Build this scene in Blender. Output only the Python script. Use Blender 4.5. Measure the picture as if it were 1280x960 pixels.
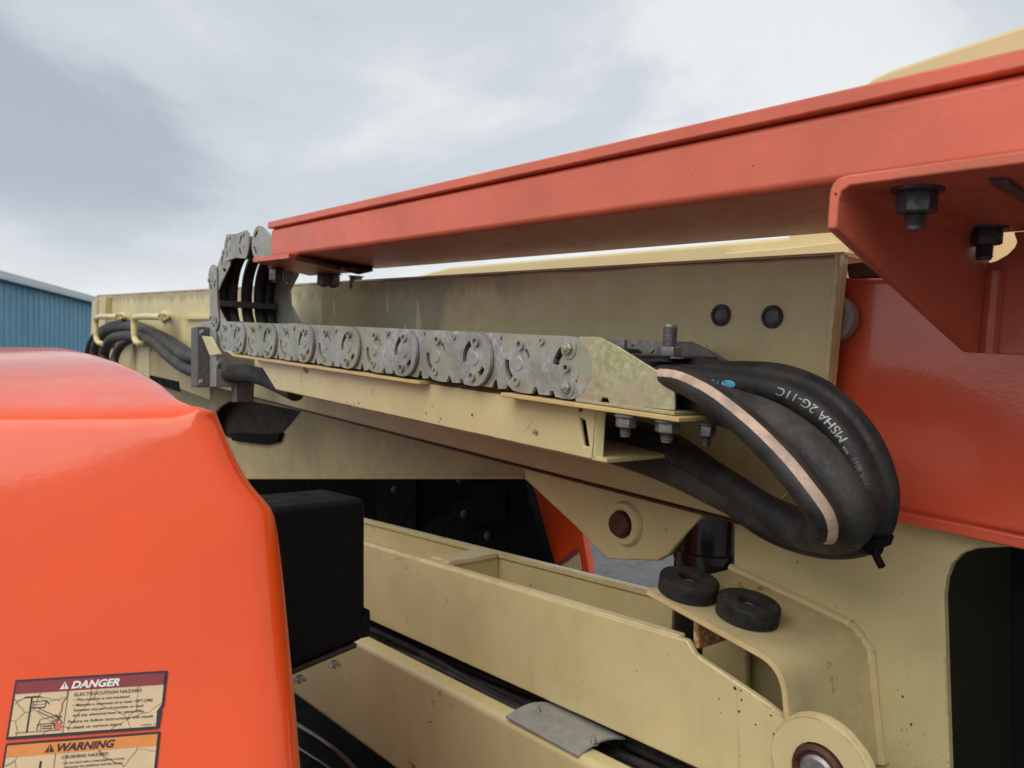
import bpy, bmesh, math, random
from mathutils import Vector, Matrix
from mathutils.geometry import tessellate_polygon
random.seed(7)
scene = bpy.context.scene
for o in list(bpy.data.objects): bpy.data.objects.remove(o)
COL = scene.collection

# ------------------------------------------------------------------ camera
H = 1.9
FPX = 967.0
PSI = math.radians(38.3)
CAM = Vector((0, 0, H))
FW = Vector((-math.cos(PSI), math.sin(PSI), 0)); RT = Vector((math.sin(PSI), math.cos(PSI), 0)); UP = Vector((0, 0, 1))
cd = bpy.data.cameras.new('camera'); cam = bpy.data.objects.new('camera', cd); COL.objects.link(cam)
cd.sensor_width = 36; cd.lens = 36 * FPX / 1280; cd.clip_start = 0.02; cd.clip_end = 3000
cam.matrix_world = Matrix(((RT.x, UP.x, -FW.x, CAM.x), (RT.y, UP.y, -FW.y, CAM.y), (RT.z, UP.z, -FW.z, CAM.z), (0, 0, 0, 1)))
cd.dof.use_dof = True; cd.dof.focus_distance = 1.12; cd.dof.aperture_fstop = 9.0
scene.camera = cam
scene.render.resolution_x = 1024; scene.render.resolution_y = 768

# ------------------------------------------------------------------ world, sun, exposure
SUN_EL, SUN_AZ = math.radians(48), math.radians(-75)     # azimuth measured from +X towards +Y of the direction the light comes from
w = bpy.data.worlds.new('World'); scene.world = w; w.use_nodes = True
nt = w.node_tree; N = nt.nodes; L = nt.links; N.clear()
wo = N.new('ShaderNodeOutputWorld'); bg = N.new('ShaderNodeBackground'); L.new(bg.outputs[0], wo.inputs[0])
sky = N.new('ShaderNodeTexSky'); sky.sky_type = 'NISHITA'; sky.sun_disc = False
sky.sun_elevation = SUN_EL; sky.sun_rotation = math.pi / 2 - SUN_AZ
tc = N.new('ShaderNodeTexCoord')
def nnode(t, **k):
    n = N.new(t)
    for a, b in k.items(): setattr(n, a, b)
    return n
mp = nnode('ShaderNodeMapping'); mp.inputs['Scale'].default_value = (1.0, 1.0, 2.0); mp.inputs['Location'].default_value = (0.35, 0.3, 0.08)
L.new(tc.outputs['Generated'], mp.inputs[0])
n1 = nnode('ShaderNodeTexNoise'); n1.inputs['Scale'].default_value = 1.45; n1.inputs['Detail'].default_value = 9; n1.inputs['Roughness'].default_value = .56; n1.inputs['Distortion'].default_value = .35
L.new(mp.outputs[0], n1.inputs['Vector'])
cr = nnode('ShaderNodeValToRGB'); cr.color_ramp.interpolation = 'EASE'
e = cr.color_ramp.elements
e[0].position = .36; e[0].color = (2.75, 3.05, 3.4, 1)
e[1].position = .62; e[1].color = (5.2, 5.3, 5.3, 1)
x = e.new(.49); x.color = (3.9, 4.15, 4.4, 1)
L.new(n1.outputs['Fac'], cr.inputs[0])
# paler towards the horizon, as the cloud deck thins
sep = nnode('ShaderNodeSeparateXYZ'); L.new(tc.outputs['Generated'], sep.inputs[0])
mr = nnode('ShaderNodeMapRange'); mr.inputs['From Min'].default_value = .02; mr.inputs['From Max'].default_value = .24; mr.inputs['To Min'].default_value = .85; mr.inputs['To Max'].default_value = 0
mr.interpolation_type = 'SMOOTHSTEP'
L.new(sep.outputs[2], mr.inputs[0])
mh = nnode('ShaderNodeMix', data_type='RGBA'); L.new(mr.outputs[0], mh.inputs[0]); L.new(cr.outputs[0], mh.inputs[6]); mh.inputs[7].default_value = (6.0, 6.05, 5.95, 1)
ms = nnode('ShaderNodeMix', data_type='RGBA'); ms.inputs[0].default_value = .93; L.new(sky.outputs[0], ms.inputs[6]); L.new(mh.outputs[2], ms.inputs[7])
L.new(ms.outputs[2], bg.inputs[0]); bg.inputs[1].default_value = 0.10
sl = bpy.data.lights.new('sun', 'SUN'); sl.energy = 1.35; sl.angle = math.radians(55); sl.color = (1, .95, .87)
so = bpy.data.objects.new('sun', sl); COL.objects.link(so)
dv = Vector((math.cos(SUN_EL) * math.cos(SUN_AZ), math.cos(SUN_EL) * math.sin(SUN_AZ), math.sin(SUN_EL)))
so.rotation_euler = dv.to_track_quat('Z', 'Y').to_euler()
scene.view_settings.view_transform = 'Standard'; scene.view_settings.look = 'None'; scene.view_settings.gamma = 1
scene.view_settings.exposure = 0.73

# ------------------------------------------------------------------ frames
K = .0787
_h = math.hypot(1, K)
BD = Vector((1 / _h, 0, -K / _h)); BN = Vector((K / _h, 0, 1 / _h)); YH = Vector((0, 1, 0)); XH = Vector((1, 0, 0))
def ray(px, py): return FW + RT * ((px - 640) / FPX) + UP * ((480 - py) / FPX)
def at(px, py, Y):
    d = ray(px, py); return CAM + d * (Y / d.y)
def atp(px, py, p, n):
    d = ray(px, py); return CAM + d * ((p - CAM).dot(n) / d.dot(n))
def B(s, Y, n): return CAM + BD * s + YH * Y + BN * n          # boom frame
def SN(px, py, Y):
    p = at(px, py, Y) - CAM; return p.dot(BD), p.dot(BN)

# ------------------------------------------------------------------ materials
def mat(name, base, rough=.4, metal=0, coat=0, var=.08, varscale=6, rust=0, edge=0, specks=0, bump=.0, bscale=300, rustcol=(.16, .05, .018), grime=0, spec=.5, drips=0, coatr=.06, col2=None, col2s=8, bandmask=None, edger=.004):
    m = bpy.data.materials.new(name); m.use_nodes = True
    t = m.node_tree; n_ = t.nodes; l_ = t.links; b = n_['Principled BSDF']
    g = n_.new('ShaderNodeNewGeometry')
    def noise(sc, det=4, rg=.55, vec=None, dist=0):
        q = n_.new('ShaderNodeTexNoise'); q.inputs['Scale'].default_value = sc; q.inputs['Detail'].default_value = det; q.inputs['Roughness'].default_value = rg; q.inputs['Distortion'].default_value = dist
        l_.new(vec or g.outputs['Position'], q.inputs['Vector']); return q.outputs['Fac']
    def mth(op, a, b2, c=None):
        q = n_.new('ShaderNodeMath'); q.operation = op
        for i, v in enumerate((a, b2, c)):
            if v is None: continue
            if isinstance(v, (int, float)): q.inputs[i].default_value = v
            else: l_.new(v, q.inputs[i])
        return q.outputs[0]
    def rng(v, a, b2, lo=0, hi=1):
        q = n_.new('ShaderNodeMapRange'); q.inputs[1].default_value = a; q.inputs[2].default_value = b2; q.inputs[3].default_value = lo; q.inputs[4].default_value = hi
        l_.new(v, q.inputs[0]); return q.outputs[0]
    def mix(f, a, b2):
        q = n_.new('ShaderNodeMix'); q.data_type = 'RGBA'
        for i, v in ((0, f), (6, a), (7, b2)):
            if isinstance(v, (int, float)): q.inputs[i].default_value = v
            elif isinstance(v, tuple): q.inputs[i].default_value = (*v[:3], 1)
            else: l_.new(v, q.inputs[i])
        return q.outputs[2]
    lo = tuple(c * (1 - var) for c in base); hi = tuple(min(1, c * (1 + var)) for c in base)
    c = mix(rng(noise(varscale, 5, .6), .3, .7), lo, hi)
    if col2: c = mix(rng(noise(col2s, 6, .62, dist=.4), .42, .6), c, col2)
    r = rng(noise(varscale * 5, 4), .3, .7, rough * .8, min(1, rough * 1.25))
    if grime:
        f = mth('MULTIPLY', rng(noise(14, 6, .7), .45, .72), grime); c = mix(f, c, tuple(v * .42 for v in base)); 
    if drips:
        mpn = n_.new('ShaderNodeMapping'); mpn.inputs['Scale'].default_value = (38, 38, 2.2); l_.new(g.outputs['Position'], mpn.inputs[0])
        f = mth('MULTIPLY', rng(noise(1, 4, .6, mpn.outputs[0]), .5, .75), drips); c = mix(f, c, (base[0] * .62, base[1] * .5, base[2] * .4))
    if specks:
        vo = n_.new('ShaderNodeTexVoronoi'); vo.inputs['Scale'].default_value = 55; l_.new(g.outputs['Position'], vo.inputs['Vector'])
        th = mth('MULTIPLY', rng(noise(9, 2), .5, .75, 0, .14), specks)
        f = mth('LESS_THAN', vo.outputs['Distance'], th); c = mix(f, c, (.05, .03, .02))
    rm = None
    if edge:
        bv = n_.new('ShaderNodeBevel'); bv.samples = 4; bv.inputs['Radius'].default_value = edger
        vd = n_.new('ShaderNodeVectorMath'); vd.operation = 'DOT_PRODUCT'; l_.new(bv.outputs[0], vd.inputs[0]); l_.new(g.outputs['True Normal'], vd.inputs[1])
        em = rng(vd.outputs['Value'], .995, .9)
        rm = mth('MULTIPLY', em, rng(noise(16, 5, .7), .62 - edge * .3, .72 - edge * .3))
    if rust:
        rf = rng(noise(11, 7, .72), .72 - rust * .12, .76 - rust * .12)
        rm = mth('MAXIMUM', rm, rf) if rm is not None else rf
    if rm is not None:
        rc = mix(noise(120, 3), rustcol, tuple(min(1, v * 2.6) for v in rustcol))
        c = mix(rm, c, rc); r = mth('MAXIMUM', r, mth('MULTIPLY', rm, .85))
        l_.new(mth('SUBTRACT', 1, rm), b.inputs['Coat Weight']) if coat else None
        if coat:
            l_.new(mth('MULTIPLY', mth('SUBTRACT', 1, rm), coat), b.inputs['Coat Weight'])
    elif coat: b.inputs['Coat Weight'].default_value = coat
    b.inputs['Coat Roughness'].default_value = coatr
    l_.new(c, b.inputs['Base Color']); l_.new(r, b.inputs['Roughness'])
    b.inputs['Metallic'].default_value = metal; b.inputs['Specular IOR Level'].default_value = spec
    if bump:
        bp = n_.new('ShaderNodeBump'); bp.inputs['Strength'].default_value = bump; bp.inputs['Distance'].default_value = .002
        l_.new(noise(bscale, 3), bp.inputs['Height']); l_.new(bp.outputs[0], b.inputs['Normal']); 
        if coat: l_.new(bp.outputs[0], b.inputs['Coat Normal'])
    return m
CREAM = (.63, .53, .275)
M = {}
M['cream'] = mat('cream_paint', CREAM, .38, coat=.3, coatr=.2, var=.06, edge=.5, specks=1.4, bump=.12, bscale=180, grime=.16, drips=.1, rust=.62)
M['cream_rust'] = mat('cream_paint_rusty', CREAM, .42, coat=.15, coatr=.2, var=.09, edge=1.1, specks=1, rust=.45, bump=.15, bscale=180, grime=.4, drips=.3)
M['cream_edge'] = mat('cream_paint_rusted_edges', CREAM, .42, coat=.15, coatr=.2, var=.08, edge=1.6, specks=2, rust=.95, bump=.15, bscale=180, grime=.45, rustcol=(.24, .09, .02), edger=.005)
M['cream_yellow'] = mat('yellowed_paint', (.56, .43, .19), .45, var=.12, edge=1.2, rust=.6, bump=.2, bscale=220, grime=.3, edger=.002, rustcol=(.3, .1, .02))
M['cream_clean'] = mat('cream_paint_clean', (.64, .52, .27), .35, coat=.3, coatr=.15, var=.05, specks=.6, bump=.1, bscale=180)
def stain(name):
    m = mat(name, CREAM, .42, coat=.2, coatr=.18, var=.09, edge=1.1, specks=1, rust=.40, bump=.15, bscale=180, grime=.12, drips=.15)
    t = m.node_tree; n_ = t.nodes; l_ = t.links; b = n_['Principled BSDF']; src = b.inputs['Base Color'].links[0].from_socket
    g = n_.new('ShaderNodeNewGeometry')
    sub = n_.new('ShaderNodeVectorMath'); sub.operation = 'SUBTRACT'; l_.new(g.outputs['Position'], sub.inputs[0]); sub.inputs[1].default_value = CAM
    def dot(v):
        q = n_.new('ShaderNodeVectorMath'); q.operation = 'DOT_PRODUCT'; l_.new(sub.outputs[0], q.inputs[0]); q.inputs[1].default_value = v; return q.outputs['Value']
    S_, N_ = dot(BD), dot(BN)
    def mth(op, a, b2):
        q = n_.new('ShaderNodeMath'); q.operation = op
        for i, v in enumerate((a, b2)):
            if isinstance(v, (int, float)): q.inputs[i].default_value = v
            else: l_.new(v, q.inputs[i])
        return q.outputs[0]
    def rng(v, a, b2):
        q = n_.new('ShaderNodeMapRange'); q.inputs[1].default_value = a; q.inputs[2].default_value = b2; l_.new(v, q.inputs[0]); return q.outputs[0]
    mp_ = n_.new('ShaderNodeMapping'); mp_.inputs['Scale'].default_value = (22, 22, 3); l_.new(g.outputs['Position'], mp_.inputs[0])
    nz = n_.new('ShaderNodeTexNoise'); nz.inputs['Scale'].default_value = 1; nz.inputs['Detail'].default_value = 3; l_.new(mp_.outputs[0], nz.inputs[0])
    n2 = n_.new('ShaderNodeTexNoise'); n2.inputs['Scale'].default_value = 7; n2.inputs['Detail'].default_value = 4; l_.new(g.outputs['Position'], n2.inputs[0])
    # runs of dirt from the top edge
    f1 = mth('MULTIPLY', rng(mth('ADD', N_, mth('MULTIPLY', nz.outputs[0], .10)), .132, .160), rng(S_, -1.05, -1.35))
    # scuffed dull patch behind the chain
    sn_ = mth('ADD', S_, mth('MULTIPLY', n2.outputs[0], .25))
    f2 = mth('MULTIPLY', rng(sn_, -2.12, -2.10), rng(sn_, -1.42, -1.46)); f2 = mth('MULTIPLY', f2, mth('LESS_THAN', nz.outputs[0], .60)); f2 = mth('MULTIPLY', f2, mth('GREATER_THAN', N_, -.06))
    def mix(f, a, b2):
        q = n_.new('ShaderNodeMix'); q.data_type = 'RGBA'; l_.new(f, q.inputs[0]); l_.new(a, q.inputs[6]); q.inputs[7].default_value = b2; return q.outputs[2]
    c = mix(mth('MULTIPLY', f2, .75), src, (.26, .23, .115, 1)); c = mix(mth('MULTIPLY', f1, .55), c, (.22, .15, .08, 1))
    f3 = rng(mth('ADD', N_, mth('MULTIPLY', n2.outputs[0], .014)), .1345, .1385)
    c = mix(mth('MULTIPLY', f3, .85), c, (.10, .04, .018, 1))
    l_.new(c, b.inputs['Base Color']); return m
M['web'] = stain('cream_paint_stained_web')
M['olive'] = mat('cream_paint_shaded', (.40, .32, .16), .5, var=.1, specks=1, bump=.12, bscale=180, grime=.3)  # cream with shade put into its colour, for the arm behind
M['hood'] = mat('orange_gloss_paint', (.82, .076, .005), .4, coat=.75, coatr=.07, spec=.25, var=.06, specks=.8, bump=.02, bscale=120)
M['red'] = mat('faded_red_paint', (.62, .13, .07), .45, coat=.35, coatr=.28, var=.12, edge=.6, specks=.5, bump=.12, bscale=220, grime=.15)
M['redorange'] = mat('red_orange_paint', (.73, .10, .042), .34, coat=.9, coatr=.12, var=.09, varscale=3, specks=.3, bump=.1, bscale=200)
M['black'] = mat('black_plastic', (.004, .0037, .005), .6, var=.3, bump=.1, bscale=260, grime=.0, spec=.18)
M['void'] = mat('black_painted_steel', (.004, .004, .005), .75, var=.4, spec=.1)
M['gloss_black'] = mat('gloss_black_paint', (.008, .008, .009), .22, coat=.6, var=.3, bump=.05)
M['hose'] = mat('black_rubber', (.014, .014, .0155), .52, var=.25, varscale=20, bump=.35, bscale=420, spec=.4, col2=(.034, .031, .028), col2s=14)
M['sleeve'] = mat('worn_rubber_sleeve', (.030, .029, .028), .6, var=.25, varscale=25, bump=.5, bscale=260, spec=.35, col2=(.058, .053, .046), col2s=18)
M['stripe'] = mat('tan_hose_stripe', (.52, .37, .28), .6, var=.18, varscale=40, specks=2, grime=1, bump=.3, bscale=300)
M['zinc'] = mat('weathered_zinc', (.40, .405, .395), .5, metal=.45, var=.32, varscale=110, col2=(.36, .37, .28), col2s=13, rust=.5, grime=.75, edge=.0, bump=.25, bscale=420)
M['zinc_dark'] = mat('dark_zinc', (.15, .145, .14), .55, metal=.5, var=.3, varscale=70, rust=.35, bump=.4, bscale=400)
M['zinc_y'] = mat('yellow_chromate_zinc', (.44, .44, .24), .42, metal=.5, var=.3, varscale=110, col2=(.50, .42, .30), col2s=12, rust=.2, grime=.3, bump=.12, bscale=420)
M['steel'] = mat('dull_bolt_steel', (.30, .30, .30), .45, metal=.75, var=.25, varscale=120, rust=.2, bump=.3, bscale=500)
M['bolt_dark'] = mat('dark_bolt_steel', (.10, .10, .105), .45, metal=.6, var=.35, varscale=150, bump=.4, bscale=400, rust=.15)
M['rust'] = mat('brown_rusted_steel', (.085, .035, .02), .6, metal=.3, var=.4, varscale=60, bump=.5, bscale=300)
M['rubber'] = mat('dusty_rubber', (.012, .012, .012), .75, var=.3, varscale=60, bump=.5, bscale=500, spec=.3, col2=(.03, .028, .022), col2s=30)
M['deep'] = mat('dark_brown_steel', (.045, .036, .030), .7, var=.3, spec=.2)
M['padtop'] = mat('dusty_rubber_face', (.045, .036, .026), .8, var=.4, varscale=50, bump=.5, bscale=400, spec=.3, col2=(.022, .020, .018), col2s=45)
M['pocket'] = mat('rust_streaked_cream', CREAM, .5, var=.1, edge=1.6, rust=1.75, specks=2, bump=.2, bscale=180, grime=.8, rustcol=(.17, .07, .02))
M['alu'] = mat('dull_aluminium', (.36, .36, .34), .5, metal=.4, var=.15, varscale=40, grime=.4, bump=.2, bscale=300)
M['white'] = mat('white_print', (.8, .78, .72), .5, var=.05, varscale=200)
M['blueprint'] = mat('blue_print', (.10, .42, .62), .5, var=.05)
M['bluewall'] = mat('blue_wall_paint', (.13, .34, .48), .5, var=.08, varscale=.6)
M['trim'] = mat('white_roof_trim', (.55, .6, .62), .45, var=.06, varscale=1)
M['navy'] = mat('decal_black', (.022, .018, .03), .4, var=.1)
M['maroon'] = mat('decal_maroon', (.24, .028, .035), .4, var=.1, varscale=60)
M['amber'] = mat('decal_amber', (.72, .25, .055), .4, var=.1, varscale=60)
def crackmat():
    m = mat('decal_cream_cracked', (.66, .49, .29), .4, var=.06, varscale=40, coat=.3)
    t = m.node_tree; n_ = t.nodes; l_ = t.links; b = n_['Principled BSDF']
    g = n_.new('ShaderNodeNewGeometry'); ns = n_.new('ShaderNodeTexNoise'); ns.inputs['Scale'].default_value = 25; l_.new(g.outputs['Position'], ns.inputs[0])
    ad = n_.new('ShaderNodeVectorMath'); ad.operation = 'MULTIPLY_ADD'; l_.new(ns.outputs['Color'], ad.inputs[0]); ad.inputs[1].default_value = (.02,) * 3; l_.new(g.outputs['Position'], ad.inputs[2])
    v = n_.new('ShaderNodeTexVoronoi'); v.feature = 'DISTANCE_TO_EDGE'; v.inputs['Scale'].default_value = 26; l_.new(ad.outputs[0], v.inputs['Vector'])
    lt = n_.new('ShaderNodeMath'); lt.operation = 'LESS_THAN'; l_.new(v.outputs['Distance'], lt.inputs[0]); lt.inputs[1].default_value = .010
    src = b.inputs['Base Color'].links[0].from_socket
    mx = n_.new('ShaderNodeMix'); mx.data_type = 'RGBA'; l_.new(lt.outputs[0], mx.inputs[0]); l_.new(src, mx.inputs[6]); mx.inputs[7].default_value = (.28, .14, .07, 1)
    l_.new(mx.outputs[2], b.inputs['Base Color']); return m
M['decal'] = crackmat()
def groundmat():
    m = mat('wet_asphalt', (.055, .057, .06), .6, var=.35, varscale=2, bump=.4, bscale=90, col2=(.085, .085, .085), col2s=.8)
    return m
M['ground'] = groundmat()

# ------------------------------------------------------------------ object helpers
def tag(o, label=None, cat=None, group=None, kind=None):
    if label: o['label'] = label
    if cat: o['category'] = cat
    if group: o['group'] = group
    if kind: o['kind'] = kind
    return o
def thing(name, label, cat, loc, group=None):
    o = bpy.data.objects.new(name, None); COL.objects.link(o); o.location = loc; o.empty_display_size = .05
    tag(o, label, cat, group); PARENT_LOC[o.name] = Vector(loc)
    return o
PARENT_LOC = {}
def link(name, me, m, parent=None, bevel=0, seg=2, smooth=True):
    o = bpy.data.objects.new(name, me); COL.objects.link(o)
    if m and not me.materials: me.materials.append(M[m] if isinstance(m, str) else m)
    if parent:
        o.parent = parent
        q = parent; off = Vector((0, 0, 0))
        while q: off += q.location; q = q.parent
        o.location = -off
    if smooth:
        me.polygons.foreach_set('use_smooth', [True] * len(me.polygons)); me.set_sharp_from_angle(angle=math.radians(32))
    if bevel:
        b = o.modifiers.new('bevel', 'BEVEL'); b.width = bevel; b.segments = seg; b.limit_method = 'ANGLE'; b.angle_limit = math.radians(35); b.harden_normals = True
    return o
def me_from(name, vs, fs):
    me = bpy.data.meshes.new(name); me.from_pydata([tuple(v) for v in vs], [], fs); me.update()
    bm = bmesh.new(); bm.from_mesh(me); bmesh.ops.remove_doubles(bm, verts=bm.verts, dist=1e-6); bmesh.ops.recalc_face_normals(bm, faces=bm.faces); bm.to_mesh(me); bm.free()
    return me
def prism_me(name, pts, O, U, V, W, t0, t1, holes=()):
    """2-D outline pts (with holes) in frame O,U,V extruded along W from t0 to t1"""
    loops = [list(pts)] + [list(h) for h in holes]
    flat = [p for lp in loops for p in lp]; n = len(flat)
    if holes: tris = tessellate_polygon([[Vector((p[0], p[1], 0)) for p in lp] for lp in loops])
    else: tris = [tuple(range(n))]
    vs = [O + U * p[0] + V * p[1] + W * t0 for p in flat] + [O + U * p[0] + V * p[1] + W * t1 for p in flat]
    fs = [tuple(t) for t in tris] + [tuple(i + n for i in reversed(t)) for t in tris]
    k = 0
    for lp in loops:
        c = len(lp)
        for i in range(c):
            a, b = k + i, k + (i + 1) % c; fs.append((a, b, b + n, a + n))
        k += c
    return me_from(name, vs, fs)
def plate(name, pxs, Y, Y2, m, parent=None, bevel=.002, holes=(), seg=2):
    """upright plate: outline read off in the plane Y, real thickness to Y2"""
    P = [at(a, b, Y) for a, b in pxs]; Hs = [[(at(a, b, Y).x, at(a, b, Y).z) for a, b in h] for h in holes]
    me = prism_me(name, [(p.x, p.z) for p in P], Vector((0, 0, 0)), XH, UP, YH, Y, Y2, Hs)
    return link(name, me, m, parent, bevel, seg)
def bprism(name, sn, Y0, Y1, m, parent=None, bevel=.002, holes=(), seg=2):
    me = prism_me(name, sn, CAM, BD, BN, YH, Y0, Y1, holes); return link(name, me, m, parent, bevel, seg)
def bbox(name, s0, s1, Y0, Y1, n0, n1, m, parent=None, bevel=.002, seg=2):
    return bprism(name, [(s0, n0), (s1, n0), (s1, n1), (s0, n1)], Y0, Y1, m, parent, bevel, (), seg)
def quadprism(name, pts, d, m, parent=None, bevel=.002, seg=2):
    """planar polygon of world points thickened by vector d"""
    n = len(pts); vs = list(pts) + [p + d for p in pts]
    fs = [tuple(range(n)), tuple(range(2 * n - 1, n - 1, -1))] + [(i, (i + 1) % n, (i + 1) % n + n, i + n) for i in range(n)]
    return link(name, me_from(name, vs, fs), m, parent, bevel, seg)
def frame(ax):
    ax = ax.normalized(); a = Vector((0, 0, 1)) if abs(ax.z) < .9 else Vector((1, 0, 0))
    u = ax.cross(a).normalized(); return u, ax.cross(u), ax
def lathe_me(name, prof, o, ax, seg=28, hexr=0):
    u, v, wv = frame(ax); vs = []; fs = []
    for (r, h) in prof:
        for i in range(seg):
            a = 2 * math.pi * i / seg; vs.append(o + u * (r * math.cos(a)) + v * (r * math.sin(a)) + wv * h)
    for k in range(len(prof) - 1):
        for i in range(seg):
            j = (i + 1) % seg; fs.append((k * seg + i, k * seg + j, (k + 1) * seg + j, (k + 1) * seg + i))
    ring = prof[0] == prof[-1]
    if prof[0][0] > 1e-5 and not ring: fs.append(tuple(range(seg)))
    if prof[-1][0] > 1e-5 and not ring: fs.append(tuple((len(prof) - 1) * seg + i for i in range(seg)))
    return me_from(name, vs, fs)
def lathe(name, prof, o, ax, m, parent=None, seg=28, bevel=0):
    return link(name, lathe_me(name, prof, o, ax, seg), m, parent, bevel)
def join_me(name, mes):
    bm = bmesh.new()
    for q in mes: bm.from_mesh(q); 
    me = bpy.data.meshes.new(name); bm.to_mesh(me); bm.free()
    for q in mes: bpy.data.meshes.remove(q)
    return me
def bolt_me(o, ax, R=.010, hh=.008, wr=None, sh=0, sr=None, dome=0):
    """hex head on a washer, with an optional threaded shank sticking out past the head"""
    ax = ax.normalized(); wr = wr or R * 1.35; sr = sr or R * .55
    ms = [lathe_me('w', [(wr * .5, 0), (wr, 0), (wr, R * .16), (wr * .5, R * .18)], o, ax, 24)]
    ms.append(lathe_me('h', [(R * .9, R * .16), (R, R * .3), (R, hh - R * .1), (R * .86, hh)], o, ax, 6))
    if dome: ms.append(lathe_me('d', [(R * .6, hh), (R * .5, hh + dome * .7), (R * .2, hh + dome)], o, ax, 16))
    if sh:
        pr = [(sr, hh * .5)]; h = hh * .6; st = max(.0011, sr * .28)
        while h < hh + sh - st: pr += [(sr, h), (sr * .84, h + st * .5)]; h += st
        pr += [(sr * .8, hh + sh)]
        ms.append(lathe_me('s', pr, o, ax, 16))
    return join_me('bolt', ms)
def bolt(name, o, ax, m, parent, **k): return link(name, bolt_me(o, ax, **k), m, parent)
def spline(pts, n=10):
    P = [Vector(p) for p in pts]; P = [P[0] * 2 - P[1]] + P + [P[-1] * 2 - P[-2]]; out = []
    for i in range(1, len(P) - 2):
        a, b, c, d = P[i - 1:i + 3]
        for k in range(n):
            t = k / n; out.append(.5 * ((2 * b) + (c - a) * t + (2 * a - 5 * b + 4 * c - d) * t * t + (3 * b - a - 3 * c + d) * t ** 3))
    out.append(P[-2]); return out
def sweep(pts, n=10):
    C = spline(pts, n); T = [(C[min(i + 1, len(C) - 1)] - C[max(i - 1, 0)]).normalized() for i in range(len(C))]
    u = frame(T[0])[0]; fr = []
    for i, t in enumerate(T):
        u = (u - t * u.dot(t)).normalized(); fr.append((C[i], u, t.cross(u)))
    return fr
def tube_me(name, pts, r, n=10, seg=14, flat=1.0, fr=None, caps=True):
    fr = fr or sweep(pts, n); vs = []; fs = []
    for k, (c, u, v) in enumerate(fr):
        rr = r(k / (len(fr) - 1)) if callable(r) else r
        for i in range(seg):
            a = 2 * math.pi * i / seg; vs.append(c + u * (rr * math.cos(a)) + v * (rr * flat * math.sin(a)))
    for k in range(len(fr) - 1):
        for i in range(seg):
            j = (i + 1) % seg; fs.append((k * seg + i, k * seg + j, (k + 1) * seg + j, (k + 1) * seg + i))
    if caps: fs.append(tuple(range(seg))); fs.append(tuple((len(fr) - 1) * seg + i for i in range(seg)))
    return me_from(name, vs, fs)
def tube(name, pts, r, m, parent=None, **k): return link(name, tube_me(name, pts, r, **k), m, parent)
def arc(cx, cy, r, a0, a1, n=10): return [(cx + r * math.cos(math.radians(a0 + (a1 - a0) * i / n)), cy + r * math.sin(math.radians(a0 + (a1 - a0) * i / n))) for i in range(n + 1)]
def circ(cx, cy, r, n=14): return [(cx + r * math.cos(2 * math.pi * i / n), cy + r * math.sin(2 * math.pi * i / n)) for i in range(n)]
_fonts = {}
def text_verts(body, bold=True, italic=False):
    cu = bpy.data.curves.new('txt', 'FONT'); cu.body = body; cu.size = 1; cu.resolution_u = 3
    if bold: cu.offset = .034 if italic else .014
    if italic: cu.shear = .25
    ob = bpy.data.objects.new('txt', cu); COL.objects.link(ob); bpy.context.view_layer.update()
    me = bpy.data.meshes.new_from_object(ob.evaluated_get(bpy.context.evaluated_depsgraph_get()))
    vs = [v.co.copy() for v in me.vertices]; fs = [tuple(p.vertices) for p in me.polygons]
    bpy.data.objects.remove(ob); bpy.data.curves.remove(cu); bpy.data.meshes.remove(me)
    x0 = min(v.x for v in vs); x1 = max(v.x for v in vs)
    return [((v.x - x0) / (x1 - x0), v.y / .70) for v in vs], fs
def flat_me(name, vs, fs):
    me = bpy.data.meshes.new(name); me.from_pydata([tuple(v) for v in vs], [], fs); me.update(); return me

# ================================================================== GROUND AND BUILDING
gm = flat_me('ground', [(-600, -600, 0), (600, -600, 0), (600, 600, 0), (-600, 600, 0)], [(0, 1, 2, 3)])
tag(link('ground', gm, 'ground', smooth=False), 'grey damp asphalt yard', kind='structure')
def camp(lat, dep, z): return CAM + RT * lat + FW * dep + UP * z
d0, d1 = 28.6, 36.8
A_ = camp((-110 - 640) / FPX * 25.0, 25.0, 0); A_.z = 0
p0 = camp((0 - 640) / FPX * d0, d0, 0); p1 = camp((115 - 640) / FPX * d1, d1, 0)
wd = (p1 - p0); wd.z = 0; wd.normalize(); wn = Vector((wd.y, -wd.x, 0))
if wn.dot(CAM - p0) < 0: wn = -wn
bl = thing('blue_warehouse', 'blue ribbed metal warehouse with a pale roof edge at the far left behind the lift', 'building', (p0.x, p0.y, 0))
base = Vector((p0.x, p0.y, 0)) - wd * 7; zt = H + 4.0
quadprism('wall', [base - wn * .1, base - wn * 12, base + wd * 34 - wn * 12, base + wd * 34 - wn * .1], UP * (zt - .1), 'bluewall', bl, bevel=0)
pw = .92
pm = []
for k in range(2):
    x0 = k * pw / 2
    pm.append((x0, 0)); pm.append((x0 + .34, 0)); pm.append((x0 + .36, .03)); pm.append((x0 + .42, .03)); pm.append((x0 + .44, 0))
pm += [(pw - .008, 0), (pw - .008, -.04), (0, -.04)]
panel = prism_me('wall_panel', pm, Vector((0, 0, 0)), wd, wn, UP, 0, zt - .15)
for k in range(37):
    o = link('wall_panel', panel, 'bluewall', None, smooth=False); o.parent = bl; o.location = base + wd * (k * pw) - bl.location
quadprism('roof_trim', [base + wn * .25 - wd * .3, base + wn * .25 + wd * 34.3, base - wn * 12.2 + wd * 34.3, base - wn * 12.2 - wd * .3] , UP * .3, 'trim', bl, bevel=.03).location += UP * (zt - .15)
quadprism('gutter', [base + wn * .38 - wd * .3, base + wn * .38 + wd * 34.3, base + wn * .26 + wd * 34.3, base + wn * .26 - wd * .3], UP * .16, 'trim', bl, bevel=.02).location += UP * (zt - .2)

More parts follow.
